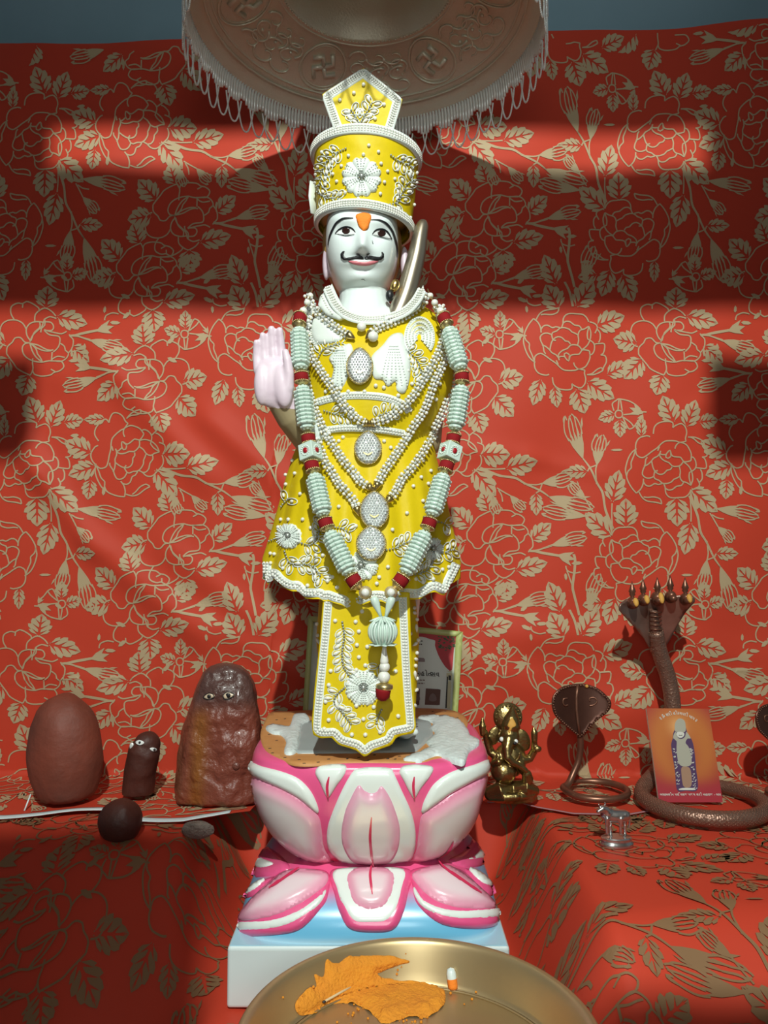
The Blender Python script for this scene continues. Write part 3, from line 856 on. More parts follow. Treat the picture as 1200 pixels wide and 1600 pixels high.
def trim(path, place, width, rows=2, pr=2.3, parent=None, name='pearl_border', crisp=False):
    """beaded border: a padded cord band carrying rows of seed pearls; path in px"""
    mb = MB()
    q = resample(list(path) if crisp else spline(path, step=2.0), 2.6)
    pts = [place(x, y) for x, y in q]; n = len(q)
    W = width
    v, f = [], []
    for i, (x, y) in enumerate(q):
        a = q[max(i - 1, 0)]; c = q[min(i + 1, n - 1)]; dx, dy = c[0] - a[0], c[1] - a[1]; L = math.hypot(dx, dy) + 1e-9; nx_, ny_ = -dy / L, dx / L
        for k in range(7):
            o = (k / 6 - .5) * W; p, nn = place(x + nx_ * o, y + ny_ * o)
            edge = abs(k - 3) / 3; hgt = -.0005 if k in (0, 6) else (.0026 if k in (1, 5) else .0012)
            v.append(p + nn * hgt)
        if i:
            for k in range(6):
                A_ = (7 * i - 7 + k, 7 * i - 6 + k, 7 * i + 1 + k, 7 * i + k)
                a3, b3, c3 = (v[t] for t in A_[:3]); f.append(A_ if (b3 - a3).cross(c3 - a3).dot(a3 - ORI) < 0 else A_[::-1])
    mb.add(v, f)
    for r in range(rows):
        o = ((r + .5) / rows - .5) * W * .62
        qq = resample([(x + o * -(q[min(i + 1, n - 1)][1] - q[max(i - 1, 0)][1]) / (math.hypot(q[min(i + 1, n - 1)][0] - q[max(i - 1, 0)][0], q[min(i + 1, n - 1)][1] - q[max(i - 1, 0)][1]) + 1e-9),
                        y + o * (q[min(i + 1, n - 1)][0] - q[max(i - 1, 0)][0]) / (math.hypot(q[min(i + 1, n - 1)][0] - q[max(i - 1, 0)][0], q[min(i + 1, n - 1)][1] - q[max(i - 1, 0)][1]) + 1e-9)) for i, (x, y) in enumerate(q)], pr * 1.9)
        for x, y in qq:
            p, nn = place(x, y); mb.add(*ball(p + nn * .0022, pr * S(1.03), 1), 1)
    return mb.build(name, [m_seq, m_pearl], parent)
def seeds(mb, pts, place, r=3.2):
    for x, y in pts:
        p, n = place(x, y); mb.add(*ball(p + n * r * S(1.0) * .6, r * S(1.0), 2))
def drop(mb, place, x, y, ang, L=13, wd=6):
    """tear-shaped pearl lying on the cloth, tip towards ang"""
    p, n = place(x, y); p2, _ = place(x + 4 * cos(ang), y + 4 * sin(ang)); t = (p2 - p); t = (t - n * t.dot(n)).normalized()
    s = S(1.0); pts = [p + n * .002 + t * (L * s * (k / 6 - .5)) for k in range(7)]
    mb.add(*tube(pts, [wd * s * .5 * w_ for w_ in (.35, .8, 1, .95, .75, .45, .18)], 8))
def cord(mb, pts, place, r=.8, off=.0012, step=2):
    q = spline(pts, step=step); mb.add(*tube([(lambda a: a[0] + a[1] * off)(place(x, y)) for x, y in q], r * S(1.0), 6))
def vine(parent, pts, place, leaf=11, gap=11):
    """grey bead stalk with tear pearls along both sides, each inside a white cord loop"""
    gb = MB(); pb = MB(); cb = MB()
    q = resample(spline(pts, step=2), 4.4)
    for x, y in q:
        p, n = place(x, y); gb.add(*ball(p + n * .002, 2.1 * S(1.0), 1))
    q2 = resample(spline(pts, step=2), gap)
    for i in range(1, len(q2)):
        (x0, y0), (x, y) = q2[i - 1], q2[i]; a = math.atan2(y - y0, x - x0)
        for sg in (1, -1):
            an = a + sg * .95; cx, cy = x + 9.5 * cos(an), y + 9.5 * sin(an)
            drop(pb, place, cx, cy, an + pi, leaf, 5.6)
            lp = [(cx + 8.2 * cos(t) * cos(an) - 5 * sin(t) * sin(an), cy + 8.2 * cos(t) * sin(an) + 5 * sin(t) * cos(an)) for t in np.linspace(-2.6, 2.6, 10)]
            cord(cb, lp, place, .9, .0010)
    gb.mi = [0] * len(gb.f); o = MB(); o.add(gb.v, gb.f, 0); o.add(pb.v, pb.f, 1); o.add(cb.v, cb.f, 2)
    return o.build('beaded_sprig', [m_grey, m_pearl, m_seq], parent)
def flower(place, cx, cy, R, parent, n=6, rot=0, name='beaded_flower'):
    m = MB()
    for k in range(n):
        a = rot + 2 * pi * k / n
        ux, uy = cos(a), sin(a)
        ol = [(cx + R * (s * ux - o * uy), cy + R * (s * uy + o * ux)) for s, o in ((.12, 0), (.4, -.30), (.75, -.44), (.98, -.26), (.90, 0), (.98, .26), (.75, .44), (.4, .30))]
        patch(m, ol, place, lambda d: .0012 + .0028 * smooth(0, 5, d), step=3)
        for o in (-.22, 0, .22):
            for s in np.linspace(.3, .88, 6):
                p, nn = place(cx + R * (s * ux - o * s * uy), cy + R * (s * uy + o * s * ux)); m.add(*ball(p + nn * .0042, 1.5 * S(1.0), 1))
    fl = m.build(name, m_seq, parent)
    m = MB()
    p, nn = place(cx, cy)
    m.add(*ellipsoid(p + nn * .004, (.0038, .003, .0038), sub=2))
    for k in range(9):
        p, nn = place(cx + 5.5 * cos(k * .698), cy + 5.5 * sin(k * .698)); m.add(*ball(p + nn * .0042, 1.7 * S(1.0), 1))
    m.build('centre_stones', m_grey, fl); return fl

# tunic needlework
T = tunic
trim([(512,450),(517,462),(526,478),(543,492),(568,499),(600,498),(630,488),(648,472),(660,452)], on_plane(P(580, 480, 1.045), (0, -1, .3)), 15, 3, 2.2, parent=T)
trim([(497,628),(520,622),(550,618),(585,619),(612,624),(632,634),(640,644)], D_T, 13, 2, 2.3, parent=T)
trim([(510,672),(540,669),(575,670),(605,673),(634,678)], D_T, 12, 2, 2.3, parent=T)
# shoulder yoke swirls
for cx, cy, rr, a0, dr in ((506,520,22,2.2,1),(503,478,15,.5,-1),(655,528,26,.7,-1)):
    for k in range(4):
        r_ = rr * (1 - .24 * k); q = [(cx + r_ * .82 * cos(a0 + dr * t), cy + r_ * 1.15 * sin(a0 + dr * t)) for t in np.linspace(0, 4.6, 16)]
        trim(q, D_T, 5.5, 1, 1.9, parent=T)

m = MB()
for wing in ([(598,540),(612,524),(628,522),(632,536),(640,560),(640,590),(632,614),(620,610),(618,596),(606,604),(598,594),(584,590),(580,560)], [(530,545),(548,538),(552,560),(545,585),(534,606),(518,600),(522,575),(515,560)]):
    patch(m, wing, D_T, lambda d: .0015 + .003 * smooth(0, 6, d), step=4)
    cx, cy = np.mean([p[0] for p in wing]), wing[0][1]
    for i in range(6):
        for t in np.linspace(0.05, .9, 15):
            x = lerp(cx + (i - 2.5) * 2, cx + (i - 2.5) * 9, t); y = cy + 70 * t
            if inside(wing, x, y):
                p, n = D_T(x, y); m.add(*ball(p + n * .0045, 1.7 * S(1.0), 1))
m.build('wing_applique', m_seq, tunic)
m = MB(); patch(m, [(490,498),(506,500),(520,514),(533,530),(512,537),(494,536),(487,520)], D_T, lambda d: .0015 + .0025 * smooth(0, 5, d), step=4); m.build('shoulder_applique', m_seq, tunic)
p_ = MB()
vine(tunic, [(498,562),(505,548),(520,540),(535,537)], D_T); vine(tunic, [(625,545),(640,552),(652,566),(660,590)], D_T)
vine(tunic, [(508,642),(522,646),(540,650)], D_T); vine(tunic, [(582,660),(592,650),(606,644),(620,642)], D_T)
seeds(p_, [(520,563),(533,607),(510,612),(545,612),(570,612),(600,606),(587,603),(622,618),(637,580),(643,600),(537,683),(680,624),(686,600),(525,590)], D_T, 3.4)
tag(p_.build('seed_pearls', m_pearl, tunic), kind='stuff')
# collar: stiff beaded stand on both shoulders
m = MB(); cp = on_plane(P(515, 470, 1.055), (-.25, -1, .25))
patch(m, [(519,444),(527,462),(538,482),(548,494),(530,500),(510,492),(497,478),(500,464)], cp, lambda d: .001 + .002 * smooth(0, 4, d), step=3.5, curve=False, solid=.003); co = m.build('collar', m_seq, ST); m = MB()
cp2 = on_plane(P(640, 475, 1.05), (.2, -1, .25))
patch(m, [(661,446),(664,462),(655,482),(630,496),(600,502),(600,495),(628,488),(648,470)], cp2, lambda d: .001 + .002 * smooth(0, 4, d), step=3.5, curve=False, solid=.003); co_r = m.build('collar', m_seq, ST)
cm = MB()
for q in ([(518,450),(524,466),(536,484)], [(511,456),(518,474),(530,490)], [(504,464),(512,480),(522,494)]):
    for x, y in resample(spline(q, step=2), 4): p, n = cp(x, y); cm.add(*ball(p + n * .003, 2 * S(1.04), 1))
cm.build('collar_pearls', m_pearl, co); cm = MB()
for x, y in resample(spline([(660,452),(652,474),(632,490),(606,499)], step=2), 4): p, n = cp2(x, y); cm.add(*ball(p + n * .003, 2 * S(1.04), 1))
cm.build('collar_pearls', m_pearl, co_r)

# skirt needlework
T = skirt
hp = [(x, y - 9.5) for x, y in HEM if 412 <= x <= 718]
hp[0] = (417, 880); hp[-1] = (713, 880)
trim(hp, D_S, 15, 2, 2.5, parent=T)

p_ = MB()
vine(skirt, [(468,848),(484,852),(494,845),(500,832),(503,820)], D_S); vine(skirt, [(446,862),(450,874),(458,882),(474,882),(488,884),(496,892),(502,902)], D_S)
vine(skirt, [(604,860),(618,856),(630,850),(642,846)], D_S); vine(skirt, [(640,899),(656,896),(670,888),(676,872)], D_S)
vine(skirt, [(682,865),(695,863),(708,858)], D_S); vine(skirt, [(684,816),(692,818),(700,824)], D_S); vine(skirt, [(422,846),(432,842)], D_S); vine(skirt, [(520,824),(534,826),(545,832)], D_S)
vine(skirt, [(441,792),(447,784),(456,778)], D_S)
random.seed(8)
sp = [(448,757),(462,740),(458,720),(470,772),(530,792),(556,822),(636,802),(645,760),(657,746),(632,744),(610,700),(540,760),(612,828),(587,886),(592,902),(606,886),(588,912),(566,905),(527,918),(482,915),(494,926),(512,908),(424,865),(430,866),(424,880),(443,888),(650,905),(660,910),(690,890),(700,886),(676,905),(696,832),(660,720),(668,756),(672,736),(520,730),(447,742),(440,812),(452,812),(436,824),(486,825),(474,812),(505,868),(495,868),(520,902),(660,783),(668,800),(530,690),(600,690)]
seeds(p_, sp, D_S, 3.3)
tag(p_.build('seed_pearls', m_pearl, skirt), kind='stuff')
flower(D_S, 452, 838, 20, skirt, 8); flower(D_S, 567, 884, 24, skirt, 6, .3); flower(D_S, 674, 858, 18, skirt, 6)
# underskirt pearls
m = MB(); seeds(m, [(497,975),(498,993),(646,950),(650,968),(640,990),(652,1000),(650,1020),(648,1040),(650,1060)], D_D, 3.4)
drop(m, D_D, 499, 1002, 1.0, 14, 6)
for k in range(7): drop(m, D_D, 647 + 2 * (k % 2), 958 + 24 * k, .5 + (k % 3), 14, 6)
tag(m.build('drop_pearls', m_pearl, dress), kind='stuff')
# front panel needlework
T = apron
trim([(514,932),(508,1000),(501,1070),(496,1128),(498,1142),(512,1143),(523,1143),(534,1154),(548,1159),(560,1163),(570,1171),(580,1163),(594,1158),(606,1153),(612,1143),(622,1140),(638,1137),(641,1130),(636,1070),(632,1000),(629,932)], D_A, 15, 2, 2.5, parent=T)

p_ = MB()
vine(apron, [(535,972),(538,990),(537,1005),(535,1020),(537,1040),(543,1050),(550,1060)], D_A, 13)
vine(apron, [(538,1074),(526,1085),(523,1096),(532,1108),(540,1118),(550,1132)], D_A, 13)
vine(apron, [(598,1032),(588,1046)], D_A); vine(apron, [(596,1108),(590,1120),(588,1130)], D_A)
seeds(p_, [(524,970),(556,971),(561,986),(558,1007),(561,1026),(557,1046),(571,1039),(517,1048),(514,1070),(618,1048),(509,1096),(622,1118),(568,1123),(514,1124),(507,1138),(550,1147),(571,1147),(594,1142),(584,1104),(557,1102),(574,1010),(566,955)], D_A, 3.4)
tag(p_.build('seed_pearls', m_pearl, apron), kind='stuff')
flower(D_A, 568, 1074, 29, apron, 8)

# ---- crown
Cb, Ct = P(569, 359, YS), P(572.5, 245, YS); rb, rt = 74.5 * S(YS), 84.5 * S(YS)
def hat(a, t, off=0.0):
    """a = 0 faces the lens, t = 0 bottom, 1 top"""
    roll = lerp(.085, .058, t); c = Cb.lerp(Ct, t); r = lerp(rb, rt, t) + off
    R = Vector((cos(roll), 0, -sin(roll))); return c + R * (sin(a) * r) + Vector((0, -1, .02)) * (cos(a) * r)
hm = MB(); V = []; Fc = []; n = 96
for j in range(21):
    for i in range(n):
        a = 2 * pi * i / n; V.append(hat(a, j / 20, .0008 * sin(a * 9 + j) * sin(j * .5)))
for j in range(20):
    for i in range(n): Fc.append((j * n + i, (j + 1) * n + i, (j + 1) * n + (i + 1) % n, j * n + (i + 1) % n))
Fc.append(tuple(20 * n + i for i in range(n))); hm.add(V, Fc)
o = len(hm.v); hm.add([hat(2 * pi * i / n, 0, -.004) for i in range(n)] + [hat(2 * pi * i / n, .5, -.004) for i in range(n)], [(i, i + n, (i + 1) % n + n, (i + 1) % n) for i in range(n)])
crown = hm.build('crown', m_yellow, ST); D_H = onto(hm.bvh(), 1.03)
for t0, t1 in ((-.02, .105), (.90, 1.03)):
    bb, pb = MB(), MB(); V = []; Fc = []
    for i in range(n):
        a = 2 * pi * i / n
        for k, o in ((0, -.001), (.12, .0045), (.3, .0025), (.7, .0025), (.88, .0045), (1, -.001)): V.append(hat(a, lerp(t0, t1, k), o))
    for i in range(n):
        for k in range(5): Fc.append((i * 6 + k, ((i + 1) % n) * 6 + k, ((i + 1) % n) * 6 + k + 1, i * 6 + k + 1))
    bb.add(V, Fc)
    for r in range(3):
        for i in range(118): pb.add(*ball(hat(2 * pi * i / 118, lerp(t0, t1, .27 + .23 * r), .0035), .0021, 1))
    pb.build('band_pearls', m_pearl, bb.build('crown_band', m_seq, crown))
m = MB(); m.add(*ellipsoid(Cb + Vector((0, 0, .017)), (.0685, .0655, .015), None, 4)); m.build('crown_lining', m_tan, crown)
PK = [(568,106),(630,156),(606,216),(532,211),(503,147)]
pkp = on_plane(P(568, 170, 1.028), (0.02, -1, -.1))
m = MB(); patch(m, PK, pkp, flat(.0), step=6, curve=False, solid=.003); peak = m.build('crown_peak', m_yellow, ST)
trim([(531,207),(511,151),(567.5,114),(621,157),(605,211)], pkp, 15, 3, 2.0, parent=peak, crisp=True)

p_ = MB()
vine(peak, [(564,208),(563,196),(568,184),(576,172),(581,162)], pkp, 11, gap=12); vine(peak, [(562,196),(556,184),(548,172)], pkp, 11)
seeds(p_, [(553,146),(531,157),(577,153),(600,164),(568,133),(548,186),(545,176),(586,186)], pkp, 3.2)
tag(p_.build('seed_pearls', m_pearl, peak), kind='stuff')
p_ = MB()
vine(crown, [(541,233),(525,241),(513,252),(505,268),(502,284),(498,298)], D_H, 10); vine(crown, [(497,300),(508,309),(520,310),(532,312)], D_H, 10)
vine(crown, [(610,243),(622,252),(636,258),(646,264)], D_H, 10); vine(crown, [(604,320),(618,317),(628,300),(636,286),(648,282)], D_H, 10)
seeds(p_, [(576,228),(591,238),(568,242),(595,256),(605,268),(616,280),(600,285),(594,303),(534,260),(521,272),(527,284),(545,244),(540,301),(560,311),(582,317),(620,266),(504,238),(522,250),(640,300),(646,320),(632,335),(640,340),(510,325),(498,330),(650,270)], D_H, 3.0)
tag(p_.build('seed_pearls', m_pearl, crown), kind='stuff')
flower(D_H, 565, 277, 31, crown, 6, .5)
m = MB(); patch(m, [(556,337),(566,333),(578,335),(580,342),(577,350),(575,357),(568,361),(561,354),(558,346)], FACE, lambda d: .0012 + .002 * smooth(0, 3, d), step=2.5); m.build('forehead_mark', m_orange, ST)
m = MB(); patch(m, [(560,332),(575,332),(579,338),(556,338)], D_H, lambda d: .007, step=3, curve=False); m.build('saffron_smear', m_orange, crown)
# tail of white ribbon behind the crown
m = MB(); q = [hat(-1.62, .62, .004), hat(-1.60, .40, .006), hat(-1.58, .16, .005)]
m.add(*tube(q, [.006, .0075, .006], 8, flat=.25)); m.build('crown_ribbon', m_seq, crown)
# rod beside the neck
m_rod = mat('tarnished_silver', (.50, .44, .34), .3, metal=.9)
m = MB(); pts = [(611,512),(622,492),(634,462),(643,430),(651,398),(656,370),(660,352),(661,347)]
m.add(*tube([P(x, y, 1.075 + .0005 * k) for k, (x, y) in enumerate(spline(pts, n=5))], [S(1.08) * interp([(0, 19), (.3, 17), (.6, 14), (.85, 10), (.97, 6), (1, 1.5)], i / 35) for i in range(36)], 20))
tag(m.build('tapered_rod', m_rod), 'tarnished silver tapered rod rising out of the collar beside the neck', 'rod')
# ---------------------------------------------------------------- garland
m_clus = mat('white_bead_clusters', (.58, .72, .64), .35, coat=.3)
m_redv = mat('red_velvet', (.24, .008, .011), .8, spec=.2)
m_brass = mat('brass_caps', (.58, .46, .22), .35, metal=.9)
m_ruby = mat('red_stone', (.35, .008, .015), .12, coat=.6)
GAR = [(488,452,1.09),(483,467,1.06),(475,484,1.045),(468,500,1.035),(467,545,1.015),(471,588,1.010),(475,636,1.005),(482,686,1.0),(485,707,.995),(487,727,.99),(499,772,.978),(509,818,.968),(531,866,.958),(553,908,.952),(571,926,.950),(585,940,.949),(590,946,.949)]
GAR2 = [(668,452,1.09),(675,467,1.06),(687,484,1.045),(698,507,1.035),(712,545,1.015),(722,592,1.010),(715,640,1.005),(708,688,1.0),(703,706,.995),(698,727,.99),(684,770,.978),(671,816,.968),(652,862,.958),(628,905,.952),(612,924,.950),(606,940,.949),(604,946,.949)]
gl = empty('bead_garland', P(598, 985, .95), 'long white bead garland with red bands and tassel hanging over the outermost necklace', 'garland')
def gpath(tab):
    q = spline(tab, n=12); return [P(x, y, Y) for x, y, Y in q]
def gseg(tab, i0, i1):
    q = spline(tab, n=12)[i0 * 12:i1 * 12 + 1]; return [P(x, y, Y) for x, y, Y in q]
for tab in (GAR, GAR2):
    m = MB(); m.add(*tube(gpath(tab), .0012, 6)); m.build('thread', m_brass, gl)
def at_y(tab, py):
    q = spline(tab, n=12)
    for a, b_ in zip(q, q[1:]):
        if (a[1] - py) * (b_[1] - py) <= 0:
            t = (py - a[1]) / (b_[1] - a[1] + 1e-9); c = tuple(lerp(k, l, t) for k, l in zip(a, b_)); p = P(*c); return p, (P(*b_) - P(*a)).normalized()
    return P(*q[-1]), Vector((0, 0, -1))
def rounds(tab, y0, y1, prof, name, m_, parent=None, n=24):
    a, _ = at_y(tab, y0); b_, _ = at_y(tab, y1); ax = b_ - a; L = ax.length
    mb = MB(); mb.add(*lathe(a, [(r * S(1.0), h * L) for r, h in prof], n, ax, True)); return mb.build(name, m_, parent or gl)
def cluster(tab, y0, y1):
    """bundle of white rice beads stacked in tight rings, pointed at both ends"""
    a, _ = at_y(tab, y0); b_, _ = at_y(tab, y1); ax = (b_ - a); L = ax.length; t = ax.normalized(); u = t.orthogonal().normalized(); w_ = t.cross(u)
    mb = MB(); nr = 11; prof = lambda s: (13.2 * min(1, .42 + 4.2 * min(s, 1 - s))) * S(1.0)
    mb.add(*lathe(a, [(.002, 0)] + [(prof(s) * .86, s * L) for s in np.linspace(.03, .97, 14)] + [(.002, L)], 20, ax, True))
    for k in range(nr):
        s = (k + .7) / (nr + .4); r = prof(s); c = a + ax * s
        ring = [c + (u * cos(2 * pi * i / 28) + w_ * sin(2 * pi * i / 28)) * (r * .90) for i in range(28)]
        mb.add(*tube(ring, L / nr * .44, 8, closed=True))
        for i in range(10):
            an = 2 * pi * (i + .5) / 10; mb.add(*ball(c + (u * cos(an) + w_ * sin(an)) * (r * 1.02), L / nr * .40, 1))
    for s in (.03, .97):
        for i in range(6):
            an = 2 * pi * i / 6; mb.add(*ball(a + ax * s + (u * cos(an) + w_ * sin(an)) * (prof(s) * .8), .0028, 1))
    return mb.build('bead_cluster', m_clus, gl)
def band(tab, y, hgt=6.5):
    o = rounds(tab, y - hgt, y + hgt, [(8.5, 0), (10.5, .06), (11.2, .2), (11.2, .8), (10.5, .94), (8.5, 1)], 'red_band', m_redv)
    for e in (-1, 1):
        mb = MB(); c, t = at_y(tab, y + e * hgt); u = t.orthogonal().normalized(); w_ = t.cross(u)
        for i in range(22):
            an = 2 * pi * i / 22; mb.add(*ball(c + (u * cos(an) + w_ * sin(an)) * (10.8 * S(1.0)), .0014, 1))
        c2, _ = at_y(tab, y + e * (hgt + 6)); ax = c2 - c
        mb.add(*lathe(c, [(10.4 * S(1.0), 0), (9 * S(1.0), ax.length * .3), (4 * S(1.0), ax.length)], 20, ax, True))
        mb.build('brass_cap', m_brass, o)
for tab in (GAR, GAR2):
    for y, r in ((462, 5), (473, 5.6), (486, 6.4)):
        c, _ = at_y(tab, y); MB().add(*ball(c, r * S(1.03), 3)).build('pearl', m_pearl, gl)
    for a, b_ in ((513, 578), (603, 672), (741, 806), (831, 897)): cluster(tab, a, b_)
    for y in (500, 590, 686, 729, 818, 907): band(tab, y)
    c, t = at_y(tab, 707); sx = -1 if tab is GAR else 1
    q = Vector((0, 0, -1)).rotation_difference(t).to_matrix() @ Matrix.Rotation(.55 * sx, 3, 'Z')
    v, f = box((-.0112, -.0112, -.0112), (.0112, .0112, .0112)); mb = MB(); mb.add([c + q @ Vector(x) for x in v], f); cb = mb.build('cube_bead', m_clus, gl, sm=False)
    bv = cb.modifiers.new('b', 'BEVEL'); bv.width = .001; bv.segments = 2
    for nrm in ((0, -1, 0), (1, 0, 0), (-1, 0, 0)):
        n_ = q @ Vector(nrm); mb = MB(); rot = Vector((0, 0, 1)).rotation_difference(n_).to_matrix()
        mb.add(*ellipsoid(c + n_ * .0112, (.0038, .0046, .002), rot, 2)); mb.build('red_stone', m_ruby, cb)
        mb = MB(); a_ = rot @ Vector((1, 0, 0)); b2 = rot @ Vector((0, 1, 0))
        for i in range(14): mb.add(*ball(c + n_ * .0115 + a_ * (.0062 * cos(i * .4488)) + b2 * (.0066 * sin(i * .4488)), .0012, 1))
        mb.build('stone_setting', m_seq, cb)
    c, _ = at_y(tab, 926); MB().add(*ball(c, 10.5 * S(.95), 3)).build('gold_bead', mat('gold_pearl', (.62, .50, .28), .3, metal=.4, coat=.4, bump=(300, .4)), gl)
    MB().add(*ball(c + Vector((0, -.0065, .0005)), .0052, 3)).build('pearl', m_pearl, gl)
# tassel
YG = .945
for x0, x1 in ((583, 596), (613, 602)):
    MB().add(*lathe(P(x0, 932, YG), [(.0, 0), (.0042, .001), (.0055, .005), (.005, .011), (.0028, .020), (.0016, .028)], 20, P(x1, 966, YG) - P(x0, 932, YG), True)).build('drop_bead', m_clus, gl)
c = P(598, 987, YG); R0 = 22.5 * S(YG); mb = MB(); mb.add(*ball(c, R0 * .86, 3))
for k in range(20):
    an = 2 * pi * k / 20; mb.add(*tube([c + Vector((cos(an) * sin(t) * R0 * .95, sin(an) * sin(t) * R0 * .95, cos(t) * R0 * .92)) for t in np.linspace(.12, pi - .12, 14)], .0017, 6))
ball_o = mb.build('ribbed_ball', m_clus, gl)
mb = MB()
for k in range(8):
    an = 2 * pi * k / 8 + .2
    mb.add(*ellipsoid(P(598, 1006, YG) + Vector((cos(an) * .010, sin(an) * .010, -.001)), (.009, .0035, .0013), Matrix.Rotation(an, 3, 'Z'), 2))
    mb.add(*ellipsoid(P(598, 967, YG) + Vector((cos(an) * .009, sin(an) * .009, 0)), (.009, .002, .0014), Matrix.Rotation(an, 3, 'Z') @ Matrix.Rotation(.35, 3, 'Y'), 2))
mb.build('leaf_collar', m_clus, ball_o)
MB().add(*lathe(P(600.5, 1008, YG), [(.001, 0), (.0022, .001), (.0028, .006), (.0052, .019), (.0050, .023), (.001, .026)], 20, (0, 0, -1), True)).build('drop_bead', m_pearl, gl)
MB().add(*ball(P(601, 1042, YG), 8.2 * S(YG), 3)).build('pearl', m_pearl, gl); MB().add(*ball(P(600, 1058, YG), 9.6 * S(YG), 3)).build('pearl', m_pearl, gl)
MB().add(*lathe(P(601, 1066, YG), [(.002, 0), (.0105, .003), (.0108, .007), (.009, .009)], 24, (-.05, 0, -1), True)).build('brass_cap', m_brass, gl)
MB().add(*lathe(P(599, 1076, YG), [(.0095, 0), (.0095, .003), (.0085, .010), (.005, .014), (.001, .0155)], 24, (-.1, 0, -1), True)).build('red_cup', m_redv, gl)

# ---------------------------------------------------------------- necklaces
def necklace(label, left, right, pend, size, off=.006, link=None, name='pearl_necklace'):
    lp = [D_B(x, y) for x, y in resample(spline(left, step=2), 1.0)]; rp = [D_B(x, y) for x, y in resample(spline(right, step=2), 1.0)]
    c, n_ = D_B(*pend); root = empty(name, c, label, 'necklace', 'pearl necklaces on the statue')
    for side in (lp, rp):
        pts = [p + n * off for p, n in side]
        for _ in range(14): pts = [pts[0]] + [(a + b_ * 2 + d) / 4 for a, b_, d in zip(pts, pts[1:], pts[2:])] + [pts[-1]]
        gm, pm, cm = MB(), MB(), MB(); L = 0; last = -1; k = 0
        for i in range(2, len(pts) - 2):
            if i % 6: continue
            t = (pts[i + 2] - pts[i - 2]).normalized(); vw = (ORI - pts[i]).normalized(); u = t.cross(vw).normalized(); w_ = u.cross(t); k += 1
            s_ = S(1.02); r = 3.0 * s_
            for q, (a, b_) in enumerate(((-1.45, .2), (0, 1.0), (1.45, .2), (0, -.8))):
                (pm if (k + q) % 2 else cm).add(*ball(pts[i] + u * (a * r * 1.08) + w_ * (b_ * r * .9), r * (1.0 if (k + q) % 2 else .95), 2 if (k + q) % 2 else 1))
            if k % 2:
                m_ = pts[i] + t * (3 * s_)
                for a in (-1.0, .2, 1.2): gm.add(*tube([m_ + u * (a * r * 1.3) + w_ * r * .6 - t * r * .9, m_ + u * (a * r * 1.3) + w_ * r * .6 + t * r * .9], .0008, 6))
        pm.build('pearl_strand', m_pearl, root); cm.build('rhinestone_strand', m_crystal, root); gm.build('gold_link', m_goldlink, root)
        e = pts[-1]; d = (pts[-1] - pts[-5]).normalized()
        MB().add(*lathe(e - d * .002, [(.0065, 0), (.005, .004), (.0015, .012)], 16, d, True)).build('gold_end_cap', m_goldlink, root)
    px, py = pend; wd, ht = size
    pc, pn = D_B(px, py); pc = pc + pn * .008; y0 = pc.y
    pl = on_plane(pc, (0, -1, .12))
    ol = []
    for i in range(28):
        a = 2 * pi * i / 28; x = sin(a); y = -cos(a)
        ol.append((px + x * wd / 2 * (1 if y > 0 else (1 - .30 * y * y)), py + (y * ht / 2 if y > 0 else y * ht / 2 * 1.0)))
    mb = MB(); patch(mb, ol, pl, lambda d: .001 + .002 * smooth(0, 5, d), step=3, curve=False, solid=.003); pd = mb.build('pendant', mat('pendant_plate', (.58, .58, .54), .3, metal=.6), root)
    mb = MB(); pb_ = resample(ol + [ol[0]], 2.6)
    for x, y in pb_: p, n = pl(x, y); mb.add(*ball(p + n * .0012, 1.5 * S(1.0), 1))
    mb.build('gold_rim', m_goldlink, pd)
    mb = MB(); row = 0; y = py - ht / 2 + 3
    while y < py + ht / 2 - 2:
        x = px - wd / 2 + (row % 2) * 2.3
        while x < px + wd / 2:
            if inside(ol, x, y) and edge_dist(ol, [(x, y)])[0] > 2.6:
                p, n = pl(x, y); ro = Matrix.Rotation(random.random() * 3, 3, Vector((random.random(), random.random(), random.random() + .1)))
                mb.add(*ellipsoid(p + n * .0034, (2.3 * S(1.0), 2.3 * S(1.0), 2.3 * S(1.0)), ro, 1))
            x += 4.4
        y += 3.9; row += 1
    st_ = mb.build('rhinestones', m_crystal, pd, sm=False)
    mb = MB(); lay_line(mb, [(px - 7, py + 8), (px, py + 12), (px + 7, py + 8)], 2.2, lambda x, y: (pl(x, y)[0], pl(x, y)[1]), .0062, taper=True); mb.build('curved_bar', m_goldlink, pd)
    if link:
        for x, y, r in link:
            p, n = D_B(x, y); MB().add(*ball(p + n * (off + .004), r * S(1.0), 2)).build('glass_bead', m_pearl, root)
    return root
necklace('shortest pearl and rhinestone necklace under the collar, its tear pendant on the chest', [(479,458),(489,480),(508,501),(530,518),(548,529)], [(667,456),(660,478),(640,495),(612,509),(588,519),(578,528)], (562,572), (41,56), link=((566,519,8),(583,534,9)))
necklace('second shortest pearl necklace, its tear pendant just below the white belt lines', [(488,472),(484,515),(489,550),(500,572),(524,609),(544,638),(560,655),(572,661)], [(680,476),(690,510),(684,546),(666,582),(646,614),(622,640),(602,655),(582,661)], (575,700), (42,52))
necklace('third pearl necklace, its tear pendant highest of the touching pair on the skirt', [(484,480),(480,535),(483,585),(491,622),(503,655),(516,686),(533,714),(553,742),(578,764)], [(684,478),(698,520),(692,560),(676,596),(659,640),(641,668),(627,697),(610,720),(588,760)], (585,797), (45,58))
necklace('longest pearl necklace, its tear pendant lowest on the yellow skirt', [(482,478),(476,540),(480,590),(488,640),(497,686),(511,722),(527,751),(547,779),(561,797)], [(686,476),(706,530),(708,590),(696,635),(680,668),(663,697),(646,725),(624,754),(606,782)], (580,849), (46,54))
